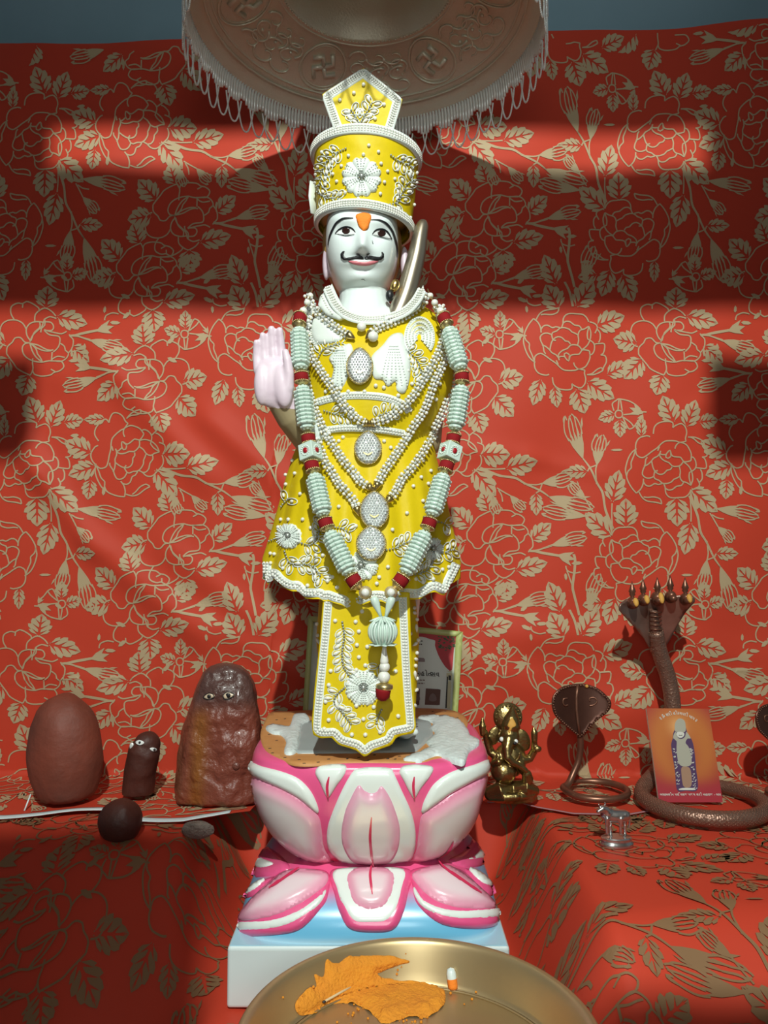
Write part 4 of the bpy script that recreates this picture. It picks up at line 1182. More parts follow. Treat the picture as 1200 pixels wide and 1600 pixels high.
# ---------------------------------------------------------------- lotus pedestal
from mathutils import noise
LO = empty('lotus_pedestal', Vector((LCX, LCY, ZC - .555)), 'pink and white painted lotus pedestal on a white block under the statue', 'pedestal')
m_paint = mat('lotus_paint', (1, 1, 1), .28, coat=.4, attr='Col')
m_white = mat('white_enamel', (.70, .80, .80), .3, coat=.3, var=(5, (.64, .74, .74), .5))
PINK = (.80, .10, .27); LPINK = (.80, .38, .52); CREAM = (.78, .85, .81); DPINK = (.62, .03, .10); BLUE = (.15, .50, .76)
mixc = lambda a, b_, t: tuple(lerp(x, y, t) for x, y in zip(a, b_))
def sq(r, a, e=3.6):
    c, s = cos(a), sin(a); k = (abs(c) ** e + abs(s) ** e) ** (-1 / e); return r * c * k, r * s * k
def loft(prof, n=120, e=3.6, col=None, cap=False, yk=.97):
    V = []; Fc = []; C = []
    for r, z in prof:
        for i in range(n):
            x, y = sq(r, 2 * pi * i / n, e); V.append(Vector((LCX + x, LCY + y * yk, z))); C.append(col(z) if col else (1, 1, 1))
    for j in range(len(prof) - 1):
        for i in range(n): Fc.append((j * n + i, j * n + (i + 1) % n, (j + 1) * n + (i + 1) % n, (j + 1) * n + i))
    if cap: Fc.append(tuple((len(prof) - 1) * n + i for i in range(n)))
    return V, Fc, 0, C
RB = .1640
BP = [(.60, -.412), (.66, -.405), (.74, -.393), (.83, -.375), (.90, -.355), (.955, -.333), (.99, -.31), (1.0, -.292), (.995, -.280), (.975, -.2715), (.94, -.268)]
BPp = spline(BP, n=4)
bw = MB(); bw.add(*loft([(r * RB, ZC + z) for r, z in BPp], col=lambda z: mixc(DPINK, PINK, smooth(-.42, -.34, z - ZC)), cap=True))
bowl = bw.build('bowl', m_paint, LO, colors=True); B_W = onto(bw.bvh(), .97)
FP = spline([(.55, -.405), (.62, -.412), (.74, -.423), (.88, -.437), (.98, -.455), (1.02, -.474), (1.028, -.484)], n=4)
fl = MB(); fl.add(*loft([(r * .1675, ZC + z) for r, z in FP], e=5, col=lambda z: mixc(mixc((.50, .72, .82), BLUE, smooth(-.483, -.472, z - ZC)), PINK, smooth(-.448, -.425, z - ZC))))
flare = fl.build('skirt_base', m_paint, LO, colors=True); B_F = onto(fl.bvh(), .96)
pl_ = MB(); hx = .1725
pl_.add(*box((LCX - hx, LCY - .172, ZC - .555), (LCX + hx, LCY + .172, ZC - .482)))
pb_o = pl_.build('plinth', m_white, LO, sm=False); bv = pb_o.modifiers.new('b', 'BEVEL'); bv.width = .004; bv.segments = 3
tp = MB(); tp.add(*box((LCX - hx + .003, LCY - .169, ZC - .4825), (LCX + hx - .003, LCY + .169, ZC - .4808)), col=(.40, .66, .80)); tp.build('blue_plinth_top', m_paint, LO, colors=True, sm=False)
cl = (360, 1180, 2.72727)
def petal(name, outer, place, layers, vein=None, parent=None):
    """layers: list of (outline, colour fn, base lift, swell, swell width)"""
    root = None
    for i, (ol, col, lift, sw, wd) in enumerate(layers):
        mb = MB(); patch(mb, cv(cl, ol), place, lambda d: lift + sw * smooth(0, wd, d), col=col, step=4, skirt=.004)
        if vein and i == len(layers) - 1:
            lay_line(mb, cv(cl, vein), 4.2, place, lift + sw + .0006, taper=True, col=DPINK)
        o = mb.build(name if root is None else ('petal_border' if i < len(layers) - 1 else 'petal_face'), m_paint, LO if root is None else root, colors=True)
        root = root or o
    return root
solidc = lambda c: (lambda x, y, d: c)
glow = lambda e, c, wd: (lambda x, y, d: mixc(e, c, smooth(0, wd, d)))
def grad(e, lo, hi, wd, y0, y1):
    return lambda x, y, d: mixc(e, mixc(hi, lo, smooth(y0, y1, y)), smooth(0, wd, d))
CW = [(440,230),(480,140),(520,72),(545,58),(600,52),(680,56),(695,74),(730,150),(770,240),(788,320),(785,400),(762,448),(700,462),(620,470),(500,462),(445,432),(415,385),(414,310)]
CI = [(505,195),(545,125),(570,145),(600,158),(625,150),(645,128),(682,180),(712,260),(722,320),(712,390),(682,440),(620,460),(560,456),(510,430),(480,370),(475,310),(488,240)]
petal('petal', None, B_W, [(CW, solidc(CREAM), .001, .003, 6), (CI, glow(LPINK, mixc(CREAM, LPINK, .25), 26), .0045, .004, 14)], [(602,245),(596,330),(605,420),(614,458)])
for tri_, vn in (([(362,75),(380,47),(430,40),(490,44),(488,78),(452,130),(420,178),(405,168),(385,122)], [(422,90),(414,130),(418,176)]), ([(720,70),(740,47),(800,42),(862,52),(850,90),(812,140),(785,182),(765,160),(740,110)], [(782,90),(778,130),(784,178)])):
    petal('inner_petal', None, B_W, [(tri_, grad(CREAM, mixc(CREAM, LPINK, .5), CREAM, 8, 1210, 1245), .001, .003, 6)], vn)
LBODY = [(74,82),(150,112),(240,152),(312,197),(372,255),(388,310),(398,390),(425,440),(432,468),(330,474),(235,464),(165,418),(112,330),(84,200)]
RBODY = [(1094,88),(1040,113),(950,162),(880,208),(818,252),(803,320),(793,400),(775,445),(765,466),(860,460),(955,426),(1026,360),(1066,270),(1082,180)]
sidec = lambda x, y, d: mixc(mixc(LPINK, PINK, .35), mixc(CREAM, LPINK, .22), smooth(0, 30, d))
for body_, rim, vn in ((LBODY, [(70,50),(78,24),(130,46),(220,70),(290,100),(340,150),(370,210),(374,244),(340,220),(290,180),(220,142),(140,106),(78,72)], [(155,300),(205,370),(290,448)]),
                       (RBODY, [(1098,20),(1104,58),(1088,80),(1030,110),(940,160),(870,210),(818,244),(817,220),(832,180),(870,120),(940,72),(1040,40)], [(940,350),(912,400),(850,448)])):
    petal('petal', None, B_W, [(body_, sidec, .001, .005, 16)], vn)
    petal('petal_rim', None, B_W, [(rim, solidc(CREAM), .002, .0035, 6)])
lowc = lambda x, y, d: mixc(mixc(LPINK, PINK, .3), mixc(CREAM, LPINK, .45), smooth(0, 22, d))
LOW = [([(432,492),(445,600),(470,680),(510,740),(600,755),(690,745),(730,690),(755,600),(765,490),(600,484)], [(446,502),(456,580),(482,650),(527,708),(600,715),(668,706),(708,660),(733,580),(740,500),(600,490)], [(495,520),(500,580),(525,640),(570,665),(610,668),(660,650),(695,590),(700,520),(660,494),(600,488),(540,494)], [(602,492),(596,540),(605,612)]),
       ([(250,492),(410,497),(415,600),(380,660),(300,740),(200,765),(40,770),(22,748),(32,700),(80,630),(140,560),(200,512)], [(408,585),(380,640),(300,700),(200,735),(28,747),(28,712),(180,700),(290,665),(370,612)], [(404,512),(408,560),(360,602),(280,650),(180,690),(55,702),(92,632),(160,572),(260,502)], [(300,506),(240,550),(180,590)]),
       ([(772,492),(900,474),(1000,502),(1105,620),(1132,660),(1134,720),(1050,740),(900,720),(800,640),(776,560)], [(782,572),(820,620),(900,655),(1000,665),(1130,657),(1130,690),(1000,700),(900,690),(820,650),(786,602)], [(782,512),(890,480),(960,502),(1050,572),(1115,650),(1000,660),(900,640),(830,600),(787,550)], [(880,480),(920,520),(1050,610)])]
for i, (ou, wh, inn, vn) in enumerate(LOW):
    petal('lower_petal', None, B_F, [(ou, solidc(PINK), .001, .005, 8), (wh, solidc(CREAM), .0055, .0015, 5), (inn, lowc, .0065, .005, 14)], vn)
for q, w_ in (([(95,395),(125,376),(160,392),(215,430),(255,482),(200,508),(110,520),(95,500),(92,450)], [(118,400),(108,440),(116,482),(150,490),(190,474),(140,446)]), ([(62,606),(90,560),(150,530),(195,520),(150,560),(100,600)], [(75,595),(100,560),(150,535),(120,570)]),
              ([(1040,340),(1078,365),(1086,440),(1070,470),(1000,478),(930,450),(980,420),(1020,380)], [(1060,370),(1078,400),(1076,440),(1010,455),(1050,420)]), ([(1000,485),(1060,510),(1112,555),(1122,590),(1090,600),(1040,540)], [(1015,490),(1070,515),(1108,556),(1085,562),(1050,535)])):
    petal('side_petal', None, B_F, [(q, solidc(PINK), .001, .004, 8), (w_, solidc(CREAM), .005, .0015, 4)])
# board, slab and cement on the top
TOPP = on_plane((0, 1.1, ZT), (0, 0, 1)); ct = (390, 1100, 3.0769)
m_board = mat('speckled_orange', (.60, .29, .10), .6, var=(60, (.52, .23, .07), .5)); m_slab = mat('grey_slab', (.42, .47, .47), .35, var=(20, (.34, .39, .39), .6)); m_cem = mat('white_cement', (.68, .76, .75), .5, bump=(120, .6))
mb = MB(); patch(mb, cv(ct, [(105,42),(190,38),(300,32),(600,24),(900,26),(1010,46),(1050,92),(1030,140),(1035,200),(1000,245),(890,265),(800,284),(500,284),(250,294),(160,270),(75,222),(52,150),(72,90)]), TOPP, lambda d: .0012, step=6); bo = mb.build('top_board', m_board, LO)
mb = MB(); random.seed(3)
for x, y in [(97,218),(130,180),(95,150),(110,240),(170,262),(238,272),(262,290),(322,250),(380,270),(330,285),(470,268),(525,262),(570,276),(600,250),(665,268),(720,256),(770,275),(830,262),(130,80),(170,75),(880,40),(940,38),(700,270),(1000,70),(100,110)]:
    x, y = cv(ct, [(x, y)])[0]; p, n = TOPP(x, y); mb.add(*ellipsoid(p + n * .0013, (.0026, .0016, .0006), Matrix.Rotation(random.random(), 3, 'Z'), 1))
tag(mb.build('dark_flecks', m_black, bo), kind='stuff')
mb = MB(); patch(mb, cv(ct, [(240,92),(480,70),(720,60),(870,92),(884,160),(800,236),(500,242),(222,244)]), TOPP, lambda d: .0028, step=6, curve=False); mb.build('stone_slab', m_slab, LO)
nz = lambda d: .003 + .003 * smooth(0, 8, d)
for ol in ([(78,126),(112,106),(190,116),(214,62),(268,56),(288,90),(250,110),(240,170),(222,242),(168,246),(176,190),(150,156),(110,150)], [(810,72),(900,62),(1000,80),(1046,130),(1060,160),(1105,190),(1085,215),(1056,235),(1030,290),(990,285),(960,275),(930,262),(900,255),(860,268),(820,284),(780,282),(740,276),(780,255),(820,240),(870,215),(850,195),(892,150),(870,125),(884,100)]):
    mb = MB(); patch(mb, cv(ct, ol), TOPP, nz, step=4)
    mb.v = [tuple(Vector(v) + Vector((0, 0, .0022 * noise.noise(Vector(v) * 120) + .001))) if v[2] > ZT + .002 else v for v in mb.v]
    mb.build('cement_patch', m_cem, LO)
# ---------------------------------------------------------------- framed invitation behind the statue
FR_Y = 1.345
frp = on_plane(P(590, 1225, FR_Y), (0, -1, .11))
def frp_off(o): return lambda x, y: (frp(x, y)[0] + frp(x, y)[1] * o, frp(x, y)[1])
FRO = [(482,962),(723,987),(708,1226),(467,1226)]; FRI = [(490,972),(712,995),(701,1216),(475,1216)]
fr = empty('framed_card', P(590, 1240, FR_Y), 'framed printed invitation card with pale green border leaning behind the statue legs', 'picture frame')
m_green = mat('pale_green_frame', (.42, .52, .16), .4, var=(12, (.48, .46, .20), .5)); m_sheet = mat('printed_sheet', (.62, .68, .63), .5)
mb = MB()
for i in range(4): patch(mb, [FRO[i], FRO[(i + 1) % 4], FRI[(i + 1) % 4], FRI[i]], frp_off(.004), lambda d: .0, step=6, curve=False, solid=.010)
mb.build('border', m_green, fr)
mb = MB(); patch(mb, FRI, frp, lambda d: .001, step=10, curve=False, solid=.003); sh = mb.build('card', m_sheet, fr)
F2 = frp_off(.0014); cr = (640, 960, 10.0)
def flatpatch(name, polys, m_, parent, pl, step=4, curve=True):
    mb = MB()
    for q in polys: patch(mb, q, pl, lambda d: 0, step=step, skirt=0, curve=curve)
    return mb.build(name, m_, parent)
F3 = frp_off(.0018); F4 = frp_off(.0022)
m_curt = mat('printed_red', (.42, .025, .035), .6); m_fol = mat('printed_green', (.015, .09, .03), .6); m_dark = mat('printed_dark', (.02, .015, .012), .6); m_pill = mat('printed_cream', (.50, .48, .30), .6); m_brownp = mat('printed_brown', (.10, .035, .022), .6)
flatpatch('printed_curtain', [cv(cr, [(60,300),(250,300),(430,320),(710,350),(690,560),(660,870),(590,850),(530,780),(470,680),(430,590),(395,480),(400,410),(330,390),(200,350),(60,350)])], m_curt, sh, F2)
random.seed(5); lv = []
for i in range(46):
    x = random.uniform(455, 700); y = random.uniform(340, 560 - abs(x - 570) * .4); a = random.random() * 3
    lv.append(cv(cr, [(x + 24 * cos(a + t) , y + 14 * sin(a + t * 1.0) + 8 * cos(2 * a + t)) for t in (0, 1.2, 2.4, 3.6, 4.8)]))
tag(flatpatch('printed_foliage', lv, m_fol, sh, F3), kind='stuff')
flatpatch('printed_column', [cv(cr, [(570,880),(668,885),(664,905),(568,900)]), cv(cr, [(575,915),(664,920),(655,1035),(578,1025)]), cv(cr, [(600,1040),(652,1040),(628,1470),(575,1470)])], m_pill, sh, F3, curve=False)
flatpatch('column_shade', [cv(cr, [(580,960),(600,960),(580,1470),(555,1470)]), cv(cr, [(605,950),(648,955),(645,1030),(607,1028)])], m_dark, sh, F4, curve=False)
for q in ([(252,1155),(485,1168),(470,1420),(236,1410)], [(60,1140),(160,1148),(150,1425),(40,1410)]):
    o = flatpatch('printed_photo', [cv(cr, q)], m_brownp, sh, F3, curve=False)
    cx, cy = np.mean([p[0] for p in q]), np.mean([p[1] for p in q])
    flatpatch('photo_figure', [cv(cr, [(cx - 60, cy + 50), (cx - 40, cy - 30), (cx, cy - 60), (cx + 40, cy - 30), (cx + 60, cy + 50), (cx, cy + 70)])], mat('printed_grey', (.16, .10, .09), .6), o, F4)
def line_len(txt):
    x = 0
    for ch in txt:
        if ch == ' ': x += .35; continue
        c = bpy.data.curves.new('g', 'FONT'); c.body = ch; o = bpy.data.objects.new('g', c); COL.objects.link(o)
        me = bpy.data.meshes.new_from_object(o.evaluated_get(bpy.context.evaluated_depsgraph_get())); xs = [v.co.x for v in me.vertices]
        bpy.data.objects.remove(o); bpy.data.curves.remove(c); bpy.data.meshes.remove(me)
        if xs: x += max(xs) - min(xs) + .04
    return x
def glyphs(txt, size, m_, parent, name, fn, bold=.0):
    """lettering as flat mesh; fn(u, v) -> world point, u along the line and v up, both in letter heights"""
    mb = MB(); x = 0
    for ch in txt:
        if ch == ' ': x += .35; continue
        half = ch == '~'                               # a half letter: the next one overlaps its stem
        if half: x -= .20; continue
        c = bpy.data.curves.new('g', 'FONT'); c.body = ch; c.offset = bold; c.resolution_u = 3; o = bpy.data.objects.new('g', c); COL.objects.link(o)
        me = bpy.data.meshes.new_from_object(o.evaluated_get(bpy.context.evaluated_depsgraph_get()))
        vs = [v.co.copy() for v in me.vertices]; fs = [tuple(p.vertices) for p in me.polygons]
        bpy.data.objects.remove(o); bpy.data.curves.remove(c); bpy.data.meshes.remove(me)
        if not vs: continue
        x0 = min(v.x for v in vs); wv = max(v.x for v in vs) - x0
        sign = '\u0abe' <= ch <= '\u0acd'
        w3 = [fn((x + v.x - x0) * size, v.y * size) for v in vs]; fl_ = []
        for t in fs:
            a, b_, d = (w3[i] for i in t[:3]); fl_.append(t if (b_ - a).cross(d - a).dot(a - ORI) < 0 else t[::-1])
        mb.add(w3, fl_); x += wv + .04
    return mb.build(name, m_, parent, sm=False) if mb.v else None
glyphs('મહોત~સવ', 1, m_dark, sh, 'printed_title', lambda u, v: F3(650.2 + u * 10.4, 1055.2 - v * 10.4 + u * .55)[0], .02)
for y, x0, x1 in ((1001.5, 649, 660), (1006.5, 648, 659.5), (1062.5, 651.5, 664), (1067.5, 649, 663)):
    mb = MB(); x = x0
    while x < x1: lay_line(mb, [(x, y), (min(x + 3.4, x1), y + .3)], 2.0, F3, 0, taper=False); x += 4.4
    mb.build('printed_line', m_dark if y < 1010 else mat('printed_taupe', (.22, .18, .15), .6), sh, sm=False)
flatpatch('printed_box', [cv(cr, [(100,672),(240,682),(238,745),(98,735)])], mat('printed_mauve', (.26, .20, .20), .6), sh, F3, curve=False)

# ---------------------------------------------------------------- stones on the left
m_verm = mat('vermilion_stone', (.24, .050, .026), .62, bump=(60, .5), var=(16, (.12, .035, .022), .6))
m_verm2 = mat('vermilion_crust', (1, 1, 1), .36, bump=(90, 1.0), attr='Col', coat=.25)
m_brown = mat('dark_brown_stone', (.085, .020, .012), .55, bump=(80, .4), var=(30, (.045, .014, .010), .6))
m_grey2 = mat('grey_crumb', (.16, .13, .11), .7, bump=(200, .9), var=(120, (.30, .24, .20), .5))
def stone(c, r, rot=None, amp=.06, fr_=12, floor=None, sub=4, shape=None):
    mb = MB(); v, f = ICO[sub]; out = []; c = Vector(c)
    for x, y, z in v:
        k = 1 + amp * noise.noise(Vector((x, y, z)) * 1.6 + c * 20) + amp * .35 * noise.noise(Vector((x, y, z)) * 5 + c * 9)
        q = Vector((x * r[0] * k, y * r[1] * k, z * r[2] * k))
        if shape: q = shape(q, x, y, z)
        if rot: q = rot @ q
        q = c + q
        if floor is not None: q.z = max(q.z, floor)
        out.append(q)
    mb.add(out, f); return mb
FLAP = ZL + .0125
tag(stone(P(102, 1178, 1.275), (.0605, .052, .100), Matrix.Rotation(-.05, 3, 'Y'), .05, floor=FLAP).build('smooth_stone', m_verm), 'large smooth egg-shaped reddish brown stone at the far left of the ledge', 'stone')
eyed = empty('eyed_slab', P(345, 1260, 1.29), 'large glossy vermilion crusted stone slab with two painted eyes beside the lotus', 'stone')
RW = [(1037,340,362,.012),(1041,328,374,.022),(1050,318,386,.032),(1070,308,397,.040),(1100,297,402,.048),(1135,286,408,.052),(1180,277,411,.055),(1230,272,411,.056),(1256,273,410,.055),(1264,276,408,.05)]
mb = MB(); V, Fc = shell(dense(RW, 5), n=60, yc=1.29, power=.55)
V = [v + Vector((.002 * noise.noise(v * 60), -.007 * noise.noise(v * 38) - .003 * noise.noise(v * 110), 0)) for v in V]
V = [Vector((v.x, v.y, max(v.z, FLAP - .004))) for v in V]
k_ = 120; Fc.append(tuple(range(k_))); Fc.append(tuple(len(V) - k_ + i for i in range(k_))[::-1]); 
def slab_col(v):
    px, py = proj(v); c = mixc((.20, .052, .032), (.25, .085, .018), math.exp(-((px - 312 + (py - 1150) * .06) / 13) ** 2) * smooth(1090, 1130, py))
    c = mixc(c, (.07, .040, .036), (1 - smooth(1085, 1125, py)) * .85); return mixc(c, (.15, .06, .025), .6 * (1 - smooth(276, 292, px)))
mb.add(V, Fc, 0, [slab_col(v) for v in V])
mb.build('slab', m_verm2, eyed, colors=True); E_S = onto(mb.bvh(), 1.24)
def eye(parent, place, pts, ic, r, lid=True):
    mb = MB(); patch(mb, pts, place, lambda d: .0012 + .0015 * smooth(0, 3, d), step=2); e = mb.build('eye', mat('ivory_enamel', (.62, .50, .36), .3), parent)
    mb = MB(); p, n = place(*ic); mb.add(*ellipsoid(p + n * .0028, (r * S(1.25), .0012, r * S(1.25)), None, 2)); mb.build('pupil', m_black, e)
    mb = MB(); lay_line(mb, pts + [pts[0]], 1.3, place, .0022, taper=False); mb.build('eye_outline', m_black, e)
ce = (260, 1020, 5.9278)
eye(eyed, E_S, cv(ce, [(348,415),(375,385),(410,372),(440,385),(448,405),(420,425),(380,432)]), cv(ce, [(402,405)])[0], 3.2)
eye(eyed, E_S, cv(ce, [(525,395),(545,370),(580,362),(615,375),(630,392),(605,415),(560,428),(535,420)]), cv(ce, [(570,396)])[0], 4.0)
mb = MB(); p, n = E_S(369, 1197); mb.add(*ellipsoid(p, (.0065, .004, .0065)), col=(.15, .045, .03)); mb.build('crust_knob', m_verm2, eyed, colors=True)
se = empty('eyed_stone', P(217, 1245, 1.29), 'slim dark brown leaning stone with small white eyes between two larger stones', 'stone')
mb = MB(); limb(mb, [P(216, 1236, 1.30), P(219, 1205, 1.295), P(226, 1172, 1.29), P(230, 1163, 1.29)], [.0265, .0265, .0262, .022], 24); mb = fuse(mb, .002, 4)
mb.v = [tuple(Vector(v) + Vector((0, 0, 0)) + Vector(v).normalized() * (.003 * noise.noise(Vector(v) * 50))) for v in mb.v]; mb.v = [(x, y, max(z, FLAP)) for x, y, z in mb.v]
mb.build('stone_body', m_brown, se); E_B = onto(mb.bvh(), 1.26); c1 = (0, 1000, 2.7273)
for q, ic in (([(580,437),(592,428),(606,430),(615,438),(604,447),(590,447)], (598, 438)), ([(638,463),(650,458),(664,463),(664,472),(650,474)], (655, 467))):
    mb = MB(); patch(mb, cv(c1, q), E_B, lambda d: .002, step=1.5); e = mb.build('eye', m_eyewhite, se)
    mb = MB(); p, n = E_B(*cv(c1, [ic])[0]); mb.add(*ball(p + n * .002, .0022, 2)); mb.build('pupil', m_black, e)
mb = MB(); p, n = E_B(206, 1166); mb.add(*ellipsoid(p, (.004, .002, .006))); mb.build('silver_fleck', m_chain, se)
tag(stone(P(188, 1283, 1.135), (.0315, .029, .0315), None, .06, floor=alt_z(P(188, 1283, 1.135).x, 1.135) + .001).build('round_stone', m_brown), 'small round dark brown stone on the ledge edge over the white selvage', 'stone')
q = P(309, 1297, 1.135); mb = stone((q.x, q.y, q.z), (.024, .0085, .0165), Matrix.Rotation(.5, 3, 'X'), .10)
tag(mb.build('grey_disc', m_grey2), 'small rough grey disc on the ledge below the eyed slab', 'disc')
tag(MB().add(*tube([P(38, 1267, 1.235), P(48, 1241, 1.25)], .0013, 8)).build('white_stick', m_white), 'short thin white stick at the foot of the egg-shaped stone', 'stick')

# ---------------------------------------------------------------- brass deity with elephant head
m_br = mat('aged_brass', (.40, .29, .11), .27, metal=.95, var=(60, (.25, .19, .08), .6), bump=(250, .2))
YG2 = 1.265; gs = S(YG2) / 8.425
gq = lambda x, y, dy=0: P(740 + x / 8.425, 1080 + y / 8.425, YG2 + dy)
ga = empty('brass_elephant_deity', P(797, 1256, YG2), 'seated brass elephant-headed deity figurine right beside the lotus', 'figurine')
b = MB(); U = gs
def el(x, y, rx, ry, rz, dy=0, rot=0): b.add(*ellipsoid(gq(x, y, dy), (rx * U, rz * U, ry * U), Matrix.Rotation(rot, 3, 'Y')))
def lm(pts, rad): limb(b, [gq(*p) for p in pts], [r * U for r in rad], 14)
el(480, 900, 215, 230, 150, .006); el(395, 1060, 165, 150, 150, -.012); el(470, 600, 130, 150, 120, -.004); el(490, 470, 125, 80, 110, .0)
lm([(490, 460, -.002), (500, 350, .0), (510, 260, .004), (515, 200, .006)], [118, 95, 50, 18])
lm([(462, 640, -.014), (440, 760, -.022), (445, 870, -.026), (520, 940, -.026), (610, 985, -.024), (680, 1040, -.022)], [80, 66, 56, 48, 42, 36])
lm([(700, 1090, -.018), (710, 1150, -.014)], [60, 75])
el(265, 590, 85, 130, 26, .008, .35); el(650, 640, 95, 150, 26, .008, -.35)
lm([(320, 860, .0), (225, 800, .004), (180, 660, .002), (150, 540, -.004)], [70, 55, 48, 40]); lm([(640, 900, .0), (740, 880, .004), (800, 780, .0), (800, 640, -.004)], [72, 56, 48, 36])
lm([(120, 560, -.006), (118, 460, -.006), (115, 350, -.006)], [38, 48, 12]); lm([(800, 640, -.006), (800, 540, -.006), (790, 480, -.006)], [40, 44, 14]); el(840, 760, 55, 45, 40, -.006)
lm([(600, 950, -.006), (660, 1060, -.014), (720, 1100, -.018)], [60, 52, 48]); lm([(300, 900, -.004), (270, 960, -.016), (330, 930, -.024)], [55, 48, 42])
lm([(480, 1280, .0), (330, 1320, -.018), (240, 1350, -.008)], [110, 115, 100]); lm([(500, 1290, .0), (700, 1270, -.014), (790, 1310, -.004)], [105, 100, 75]); lm([(240, 1380, -.012), (420, 1400, -.026), (560, 1390, -.026)], [70, 62, 50]); lm([(760, 1360, -.010), (620, 1390, -.02), (500, 1395, -.02)], [60, 55, 48])
el(510, 1400, 330, 80, 190)
for i in range(24):
    t = i / 23; a = pi * (1.0 - t); el(455 + 150 * cos(a), 820 + 150 * sin(a) * .9, 16, 16, 14, -.016)
g = fuse(b, .0013, 2); g.v = [(x, y, max(z, FLAP - .001)) for x, y, z in g.v]; g.build('figure', m_br, ga); G_B = onto(g.bvh(), YG2 - .02)
mb = MB(); hc = gq(450, 340, .018); mb.add(*lathe(hc, [(.0, -.003), (150 * U, -.003), (185 * U, -.002), (192 * U, .0005), (185 * U, .003), (0, .003)], 36, (0, -1, .15), False))
for i in range(22): a = 2 * pi * i / 22; mb.add(*ball(hc + Vector((cos(a) * 160 * U, -.003, sin(a) * 160 * U)), 14 * U, 1))
mb.build('halo', m_br, ga)
for (x, y), (x2, y2) in (((372, 632), (350, 640)), ((553, 662), (540, 680))):
    mb = MB(); p, n = G_B(740 + x / 8.425, 1080 + y / 8.425); mb.add(*ball(p, 32 * U, 2)); e = mb.build('eye', m_eyewhite, ga)
    mb = MB(); p, n = G_B(740 + x2 / 8.425, 1080 + y2 / 8.425); mb.add(*ball(p + Vector((0, -.002, 0)), 26 * U, 2)); mb.build('pupil', m_black, e)
mb = MB(); patch(mb, [(740 + x / 8.425, 1080 + y / 8.425) for x, y in [(450,455),(480,380),(505,350),(540,400),(555,455),(510,480),(490,520),(470,560),(455,530),(475,480)]], G_B, lambda d: .0012, step=1.6); mb.build('forehead_mark', mat('ochre_paste', (.62, .33, .06), .7), ga)

# ---------------------------------------------------------------- copper cobras
m_cop = mat('dark_copper', (.27, .125, .08), .36, metal=.7, var=(40, (.16, .075, .05), .6))
m_scale = mat('scaled_copper', (.27, .16, .12), .38, metal=.6, bump=(260, .25, 'cells'), var=(50, (.20, .11, .08), .6))
chd = (850, 1050, 5.714); YC1 = 1.32
co1 = empty('copper_cobra', P(905, 1250, YC1), 'thin single-hooded copper cobra standing on its coil beside the tiny cow', 'figurine', 'copper cobras on the ledge')
ringY = 1.295; rx = 48 * S(ringY); rc = Vector((P(930, 1240, ringY).x, ringY, FLAP + .0055))
pts = [P(906, 1148, YC1 - .004), P(907, 1165, YC1 - .002), P(904, 1188, YC1), P(896, 1208, YC1 - .004), P(888, 1225, ringY + .012)]
a0 = pi * .93
pts += [rc + Vector((rx * cos(a), .050 * sin(a), .004 * max(0, 1 - (a - a0)))) for a in np.linspace(a0 + .15, a0 + 2 * pi - .35, 40)]
q = spline([tuple(p) for p in pts], n=4); nq = len(q)
mb = MB(); mb.add(*tube(q, [.0058 * (1 if i < nq * .75 else lerp(1, .35, (i / nq - .75) / .25)) for i in range(nq)], 14)); mb.build('body', m_cop, co1)
hp_ = on_plane(P(906, 1110, YC1 - .006), (0, -1, .10))
def hood1(x, y):
    p, n = hp_(x, y); d = abs(x - 905) / 46; return p - Vector((0, .010 * d * d, 0)) , n
HO = cv(chd, [(60,280),(75,200),(140,140),(240,112),(360,106),(470,140),(560,220),(582,280),(552,350),(445,450),(350,560),(320,585),(298,566),(180,470),(90,380)])
mb = MB(); patch(mb, HO, hood1, lambda d: .0008 + .0012 * (1 - smooth(0, 3, d)), step=4, solid=.003); hd = mb.build('hood', mat('black_copper', (.15, .065, .045), .3, metal=.75, var=(30, (.09, .04, .03), .6)), co1)
mb = MB()
for x, y in resample(HO + [HO[0]], 4.2): p, n = hood1(lerp(905, x, .955), lerp(1108, y, .955)); mb.add(*ball(p + n * .002, .0019, 1))
tag(mb.build('rim_studs', m_cop, hd), kind='stuff')
mb = MB(); mb.add(*tube([(lambda a: a[0] + a[1] * .002)(hood1(*c)) for c in cv(chd, [(298,115),(287,220),(288,330),(300,450),(318,560)])], .0028, 8)); mb.build('ridge', m_cop, hd)
for c in ([(205,232),(170,238),(165,275),(185,298),(210,290)], [(400,300),(440,290),(468,255),(440,225),(402,235),(405,260)]):
    mb = MB(); mb.add(*tube([(lambda a: a[0] + a[1] * .0015)(hood1(*t)) for t in spline(cv(chd, c), n=4)], .0014, 6)); mb.build('curl_mark', m_cop, hd)
p, n = hood1(916, 1072); mb = MB(); mb.add(*ball(p + n * .003, .003, 2)); mb.build('crest_dot', mat('ochre_paste', (.62, .33, .06), .7), hd)
def copy_tree(o, parent=None):
    c = o.copy(); COL.objects.link(c)
    if parent is not None: c.parent = parent
    for ch in list(o.children): copy_tree(ch, c)
    return c
co2 = copy_tree(co1); co2.location = Vector((P(1216, 1250, 1.30).x, 1.30, co1.location.z - .0)); co2.scale = (.84, .84, .84)
co2.location.z = FLAP - (FLAP - co1.location.z) * .84
co2['label'] = 'copper cobra half cut off by the right edge of the photo'

